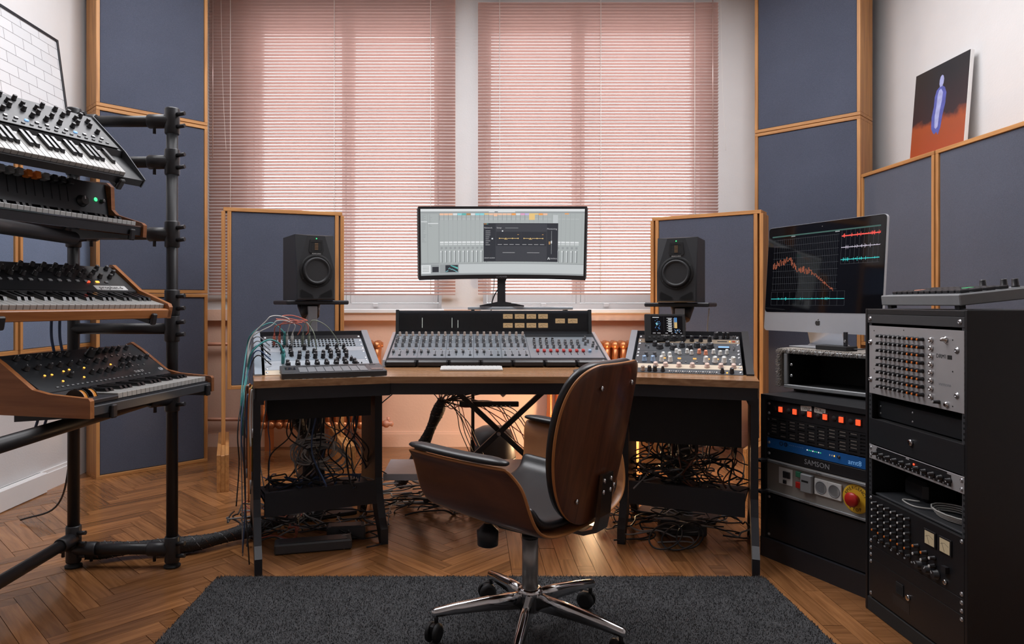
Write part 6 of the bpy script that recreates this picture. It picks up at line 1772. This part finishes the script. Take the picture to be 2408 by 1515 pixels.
# patch cords on the left wing
def mlp(x, y, z): p = ML @ Vector((x, y, z)); return (p.x, p.y, p.z)
gpc = 'patch cords on the left wing'
for i, (x, c_, ex_, lab) in enumerate(((0.05, 'cable_red', 0.16, 'red patch cord looping from the first patch bay plug'), (0.075, 'cable_red', 0.20, 'red patch cord looping from the second patch bay plug'), (0.11, 'cable_white', 0.02, 'white patch cord rising from the third patch bay plug'), (0.135, 'cable_white', 0.05, 'white patch cord rising from the fourth patch bay plug'), (0.185, 'cable_olive', 0.245, 'olive patch cord arching down onto the knobs'), (0.215, 'cable_olive', 0.36, 'olive patch cord arching far over the patch bay'))):
    y = 6.6 * U1
    top = 0.105 + 0.012 * (i % 3)
    pts = [mlp(x, y, 0.062), mlp(x + 0.012, y + 0.004, top)]
    if i < 2: pts += [mlp(x + 0.10, y - 0.01, top + 0.02), mlp(x + 0.13, y + 0.03, top + 0.002), mlp(x + 0.06, y + 0.04, top + 0.012 * (i + 1)), mlp(x + 0.01, y + 0.01, top + 0.03), mlp(x + 0.12, y + 0.02, top - 0.005), mlp(ex_ + 0.01, y, 0.075), mlp(ex_, y, 0.055)]
    elif i < 4: pts += [mlp(x - 0.03, y - 0.01, top + 0.03), mlp(x - 0.075, y - 0.02, top + 0.035), mlp(x - 0.10, y - 0.03, top + 0.015), mlp(-0.06, y - 0.05, 0.06), mlp(-0.075, y - 0.12, -0.05)]
    elif i == 4: pts += [mlp(x + 0.03, y - 0.02, 0.11), mlp(x + 0.05, y - 0.06, 0.08), mlp(ex_, 4.6 * U1, 0.012)]
    else: pts += [mlp(x + 0.07, y - 0.01, 0.115), mlp(x + 0.12, y - 0.02, 0.06), mlp(ex_, 6.05 * U1, 0.006)]
    co = cable(pts, 0.0026, c_, lab, gpc, 'patch_cable')
    b = MB(); b.cyl(mlp(x, y, 0.002), mlp(x, y, 0.05), 0.0062, n=10); b.cyl(mlp(x, y, 0.05), mlp(x + 0.001, y, 0.064), 0.0055, 0.003, n=10); b.build('plug', c_, co)
for i, (x, y, c_, side, lab) in enumerate(((0.082, 2.4 * U1, 'cable_teal', 0.0, 'teal patch cord plugged near the front knobs'), (0.085, 2.55 * U1, 'cable_teal', 0.02, 'teal patch cord in front of the other teal one'), (0.10, 6.7 * U1, 'cable_teal', 0.04, 'teal patch cord from the patch bay down the desk side'))):
    pts = [mlp(x, y, 0.058), mlp(x - 0.02, y + 0.015, 0.10 - 0.01 * i), mlp(x - 0.07, y + 0.03, 0.105), mlp(-0.055, y + 0.01, 0.055), mlp(-0.070 - side * 0.2, y - 0.01, -0.03)]
    q0 = wl(-0.050 - side * 0.3, 0.16 + side); pts += [(q0[0], q0[1], 0.70), (q0[0] + 0.005, q0[1] - 0.01, 0.56 - side)]
    co = cable(pts, 0.0032, c_, lab, gpc, 'patch_cable')
    b = MB(); b.cyl(mlp(x, y, 0.002), mlp(x, y, 0.052), 0.0075, n=10); b.cyl(mlp(x, y, 0.052), mlp(x, y, 0.07), 0.0065, 0.0035, n=10); b.build('plug', c_, co)
gsd = 'cords hanging down the outer side of the left wing'
for i in range(5):
    y = (1.5 + i * 1.1) * U1
    q0 = wl(-0.045 - 0.012 * (i % 3), 0.06 + 0.03 * i)
    zend = (0.02, 0.06, 0.25, 0.40, 0.015)[i]
    cable([mlp(0.03, y + 0.02, 0.005), mlp(-0.03, y + 0.03, 0.05), mlp(-0.065, y, -0.02), (q0[0] - 0.005, q0[1], 0.60), (q0[0] - 0.005 + 0.015 * (i % 2), q0[1] + 0.01, (0.6 + zend) / 2), (q0[0] - 0.015 * (i % 3) + 0.02, q0[1] - 0.01, zend)], 0.003, ('cable_black', 'cable_blue', 'cable_black', 'cable_grey', 'cable_grey')[i], 'thin %s cord curving over the outer side of the left wing' % ('black', 'dark blue', 'black', 'grey', 'grey')[i], gsd)
ghk = 'patch cords hung in a bunch on the desk side'
for i, c_ in enumerate(('cable_white', 'cable_orange', 'cable_blue', 'cable_brown', 'cable_yellow', 'cable_orange', 'cable_white', 'cable_brown', 'cable_yellow', 'cable_orange')):
    q0 = wl(-0.024 - 0.007 * (i % 4), 0.02 + 0.02 * i); zt = 0.745 - 0.01 * (i % 3); zl = (0.52, 0.30, 0.55, 0.34, 0.32, 0.26, 0.42, 0.36, 0.28, 0.46)[i]
    nm_ = c_.split('_')[1]
    cable([(q0[0], q0[1], zl), (q0[0] - 0.004, q0[1] + 0.003, (zt + zl) / 2), (q0[0], q0[1] + 0.006, zt), (q0[0] + 0.002, q0[1] + 0.022, zt - 0.004), (q0[0] - 0.002, q0[1] + 0.026, (zt + zl) / 2 + 0.03), (q0[0] - 0.004, q0[1] + 0.03, zl + 0.03)], 0.0036, c_, nm_ + ' patch cord hanging in the bunch on the desk side', ghk, 'patch_cable', plug=('steel', 0.04, 0.0045))
# braided cable looms
def loom(pts, r_, lab):
    sp_ = spline(pts, 14); n_ = len(sp_)
    b = MB(); rr = [r_ * (0.9 + 0.13 * math.sin(i * 0.31)) for i in range(n_)]
    b.tube(sp_, rr, 12)
    o = tag(b.build('cable_loom', 'braid'), lab, 'cable loom')
    for ph_ in range(6):
        w = MB(); q_ = []
        for i in range(n_):
            t0 = (sp_[min(i + 1, n_ - 1)] - sp_[max(i - 1, 0)]).normalized()
            x = Vector((0, 0, 1)).cross(t0)
            x = x.normalized() if x.length > 1e-3 else Vector((1, 0, 0)); y = t0.cross(x)
            a = i * (0.9 if ph_ % 2 else -0.9) + ph_ * 2.09
            q_.append(sp_[i] + (x * math.cos(a) + y * math.sin(a)) * rr[i] * 1.03)
        w.tube(q_, 0.0016, 4); w.build('braid_strand', ('cable_black', 'cable_grey', 'cable_black', 'cable_brown', 'cable_black', 'cable_black')[ph_], o)
loom([(-1.66, 2.95, 0.05), (-1.50, 3.02, 0.042), (-1.25, 3.08, 0.04), (-1.08, 3.22, 0.045), (-0.99, 3.32, 0.05), (-0.93, 3.40, 0.06)], 0.036, 'black braided cable loom lying on the floor by the pipe stand')
loom([(-0.44, 4.10, 0.03), (-0.38, 4.08, 0.12), (-0.28, 4.02, 0.30), (-0.21, 3.98, 0.46), (-0.17, 3.95, 0.56)], 0.036, 'black braided cable loom rising to the console behind the desk')
loom([(-0.83, 3.62, 0.30), (-0.86, 3.56, 0.42), (-0.90, 3.50, 0.55), (-0.92, 3.46, 0.66)], 0.032, 'black braided cable loom hanging under the left wing')
gfan = 'thin cables fanning out under the console'
for i in range(34):
    a = -0.17 + rnd.uniform(-0.02, 0.03)
    x1 = rnd.uniform(-0.35, 0.62); up = rnd.random() < 0.55
    if up: pts = [(a, 3.95, 0.55), (a + (x1 - a) * 0.25, 3.93, 0.60 + rnd.uniform(-.05, .05)), (a + (x1 - a) * 0.7, 3.9 + rnd.uniform(-.05, .08), 0.66 + rnd.uniform(-.05, .05)), (x1, 3.88 + rnd.uniform(-.06, .1), 0.762)]
    else:
        lo = rnd.uniform(0.25, 0.5); x1 = a + rnd.uniform(0.05, 0.5)
        pts = [(a, 3.95, 0.56), (a + (x1 - a) * 0.35, 3.92, 0.545 + rnd.uniform(-.03, .03)), (a + (x1 - a) * 0.8, 3.92 + rnd.uniform(-.05, .08), lo + 0.1), (x1, 3.95, lo), (x1 + 0.06, 4.0 + rnd.random() * .1, lo - 0.15)]
    c_ = ('cable_black', 'cable_black', 'cable_black', 'cable_brown', 'cable_red', 'cable_grey')[i % 6]
    cable(pts, 0.0028, c_, 'thin %s cable in the fan under the console' % c_.split('_')[1], gfan)
gl2 = 'cables hanging under the left wing'
for i in range(30):
    u = rnd.uniform(0.06, 0.48); v = rnd.uniform(0.2, 0.6); z0 = 0.605
    u2 = u + rnd.uniform(-.15, .15); lo = rnd.uniform(0.27, 0.33)
    pts = [wlp(u, v, z0), wlp(u + rnd.uniform(-.02, .02), v, z0 - 0.10), wlp((u + u2) / 2 + rnd.uniform(-.06, .06), v + rnd.uniform(-.05, .1), 0.42), wlp(u2, v + rnd.uniform(-.1, .15), lo), wlp(u2 + rnd.uniform(-.1, .1), v + rnd.uniform(-.1, .15), 0.272)]
    cable(pts, rnd.choice((0.0028, 0.0032, 0.0042)), ('cable_black', 'cable_black', 'cable_black', 'cable_grey', 'cable_black', 'cable_blue')[i % 6], 'thin %s cable hanging down under the left wing' % ('black', 'black', 'black', 'grey', 'black', 'dark blue')[i % 6], gl2)
gcoil = 'grey coils of cable under the left wing'
for k in range(4):
    pts = []
    c0 = wlp(0.26 + 0.03 * k, 0.34 + 0.02 * k, 0.42 - 0.02 * k)
    for a in range(26):
        q_ = a * 0.62
        rr_ = 0.085 + 0.018 * math.sin(a * 1.3 + k)
        pts.append((c0[0] + rr_ * math.cos(q_) * 1.1, c0[1] + 0.02 * math.sin(a), c0[2] + rr_ * 0.95 * math.sin(q_) * (0.9 - 0.1 * k)))
    cable(pts, 0.0034, 'cable_grey' if k % 2 else 'cable_white', 'pale coil of cable hanging under the left wing', gcoil, 'coiled_cable', k=3)
gr2 = 'cables hanging under the right wing'
for i in range(40):
    u = rnd.uniform(0.06, 0.50); v = rnd.uniform(0.2, 0.55); z0 = 0.485
    u2 = u + rnd.uniform(-.2, .2); lo = rnd.uniform(0.27, 0.33)
    pts = [wrp(u, v, z0), wrp(u, v, z0 - 0.07), wrp((u + u2) / 2 + rnd.uniform(-.1, .1), v + rnd.uniform(-.08, .1), 0.37 + rnd.uniform(-.03, .03)), wrp(u2, v + rnd.uniform(-.1, .12), lo), wrp(min(0.5, max(0.05, u2 + rnd.uniform(-.15, .15))), v + rnd.uniform(-.1, .12), 0.272)]
    b_ = ('cable_black', 'cable_black', 'cable_black', 'cable_black', 'cable_grey', 'cable_brown')[i % 6]
    co = cable(pts, rnd.choice((0.003, 0.0036, 0.0045)), b_, 'thin %s cable hanging down under the right wing' % b_.split('_')[1], gr2)
    if i % 3 == 0:
        b = MB(); p = wrp(u, v, 0); b.cyl((p[0], p[1], 0.44), (p[0], p[1], 0.484), 0.008, n=8); b.build('plug', 'cable_red' if i % 9 == 3 else 'black_plastic', co)
def tangle(nm, lab, c0, ext, n_, cols, r_=(0.0028, 0.0045), zmin=0.006, seed=1):
    g = random.Random(seed)
    b = MB()
    for i in range(n_):
        pts = []
        p = Vector((c0[0] + g.uniform(-1, 1) * ext[0], c0[1] + g.uniform(-1, 1) * ext[1], c0[2] + g.random() * ext[2]))
        a = g.uniform(0, 6.28)
        for k in range(g.randrange(6, 11)):
            pts.append(p.copy())
            a += g.uniform(-1.3, 1.3)
            st = g.uniform(0.04, 0.10)
            p = p + Vector((math.cos(a) * st * (1 + ext[0]), math.sin(a) * st * 0.7, g.uniform(-.03, .03)))
            p.x = min(max(p.x, c0[0] - ext[0] * 1.15), c0[0] + ext[0] * 1.15); p.y = min(max(p.y, c0[1] - ext[1] * 1.15), c0[1] + ext[1] * 1.15)
            p.z = min(max(p.z, c0[2] + zmin), c0[2] + ext[2])
        b.tube(spline(pts, 5), g.uniform(*r_), 5, mi=g.randrange(len(cols)))
    return tag(b.build(nm, list(cols)), lab, 'cables', None, 'stuff')
tangle('cable_tangle', 'tangle of black and grey cables on the floor behind the foot shelf', (0.15, 3.85, 0.0), (0.62, 0.22, 0.10), 70, ('cable_black', 'cable_black', 'cable_grey', 'cable_black', 'cable_white'), seed=3)
tangle('cable_tangle', 'tangle of cables on the floor beside the left desk leg', (-0.99, 3.42, 0.0), (0.14, 0.16, 0.11), 30, ('cable_black', 'cable_black', 'cable_grey', 'cable_red'), seed=4)
tangle('cable_tangle', 'tangle of black cables on the floor under the left wing', (-0.72, 3.32, 0.0), (0.26, 0.18, 0.07), 26, ('cable_black', 'cable_black', 'cable_grey'), seed=5)
p = wr(0.26, 0.36)
tangle('cable_tangle', 'thick tangle of black cables on the tray under the right wing', (p[0], p[1] + 0.04, 0.262), (0.19, 0.13, 0.09), 34, ('cable_black', 'cable_black', 'cable_black', 'cable_grey'), seed=6)
tangle('cable_tangle', 'loops of black cable on the floor under the right wing', (0.98, 3.42, 0.0), (0.28, 0.20, 0.08), 30, ('cable_black', 'cable_black', 'cable_grey'), seed=8)
p = wl(0.24, 0.26)
tangle('cable_tangle', 'dark blue cables lying on the tray under the left wing', (p[0], p[1] + 0.05, 0.262), (0.18, 0.06, 0.035), 14, ('cable_blue', 'cable_black'), seed=9)
for k, (cx_, cy_, rr_) in enumerate(((0.885, 3.14, 0.075), (0.95, 3.13, 0.085), (1.0, 3.15, 0.06))):
    cable([(cx_ + rr_ * math.cos(a * 0.55), cy_ + 0.05 * math.sin(a * 0.55), 0.008 + 0.09 * (0.5 + 0.5 * math.sin(a * 0.55 + 0.6)) + 0.002 * a * 0) for a in range(13)], 0.004, 'cable_black', 'black cable loop standing on the floor under the right wing', 'cable loops under the right wing', 'coiled_cable', k=3)
for lab, x, y, rz_, w_, d_, h_ in (('long black power supply on the floor under the left wing', -0.72, 3.12, 14, 0.34, 0.09, 0.045), ('black power brick on the floor behind the long one, left wing', -0.60, 3.28, 8, 0.18, 0.08, 0.06), ('black power brick on the floor under the right wing', 1.02, 3.34, -8, 0.22, 0.09, 0.07)):
    t = thing('power_supply', lab, 'power supply', T(x, y, 0.001) @ RZ(rz_))
    b = MB(); b.box(-w_ / 2, w_ / 2, -d_ / 2, d_ / 2, 0, h_, b=0.006); b.build('body', 'dark_grey_plastic', t)
    b = MB(); b.box(-w_ / 2 + 0.02, w_ / 2 - 0.02, -d_ / 2 + 0.012, d_ / 2 - 0.012, h_, h_ + 0.002); b.build('rating_label', 'panel_grey_dark', t)
cable([(-1.98, 3.42, 1.0), (-2.0, 3.43, 0.7), (-2.02, 3.44, 0.3), (-2.12, 3.5, 0.08), (-2.3, 3.5, 0.012)], 0.005, 'cable_black', 'black cable curving down beside the pipe stand to the floor')
for x in (-2.03, -2.0):
    cable([(x + 0.52, 2.47, 1.105), (x + 0.515, 2.475, 1.0), (x + 0.525, 2.48, 0.9), (x + 0.49, 2.49, 0.8), (x + 0.44, 2.5, 0.66)], 0.005, 'cable_blue', 'dark blue cord hanging below the wooden synthesizer', 'cords hanging below the wooden synthesizer')
cable([(-0.36, 4.0, 0.76), (-0.38, 4.0, 0.70), (-0.43, 3.99, 0.62), (-0.52, 4.0, 0.54), (-0.62, 4.05, 0.45)], 0.0035, 'cable_black', 'single black cable curving under the desk beside the left inner leg')
cable([(1.25, 3.62, 1.09), (1.245, 3.63, 1.0), (1.25, 3.64, 0.9), (1.245, 3.66, 0.75)], 0.0035, 'cable_white', 'white cable running down behind the right loudspeaker')
cable([(-1.00, 3.34, 0.62), (-1.03, 3.33, 0.40), (-1.00, 3.32, 0.20), (-0.98, 3.34, 0.06), (-0.94, 3.38, 0.01)], 0.003, 'cable_grey', 'grey cord dropping to the floor by the left desk leg')
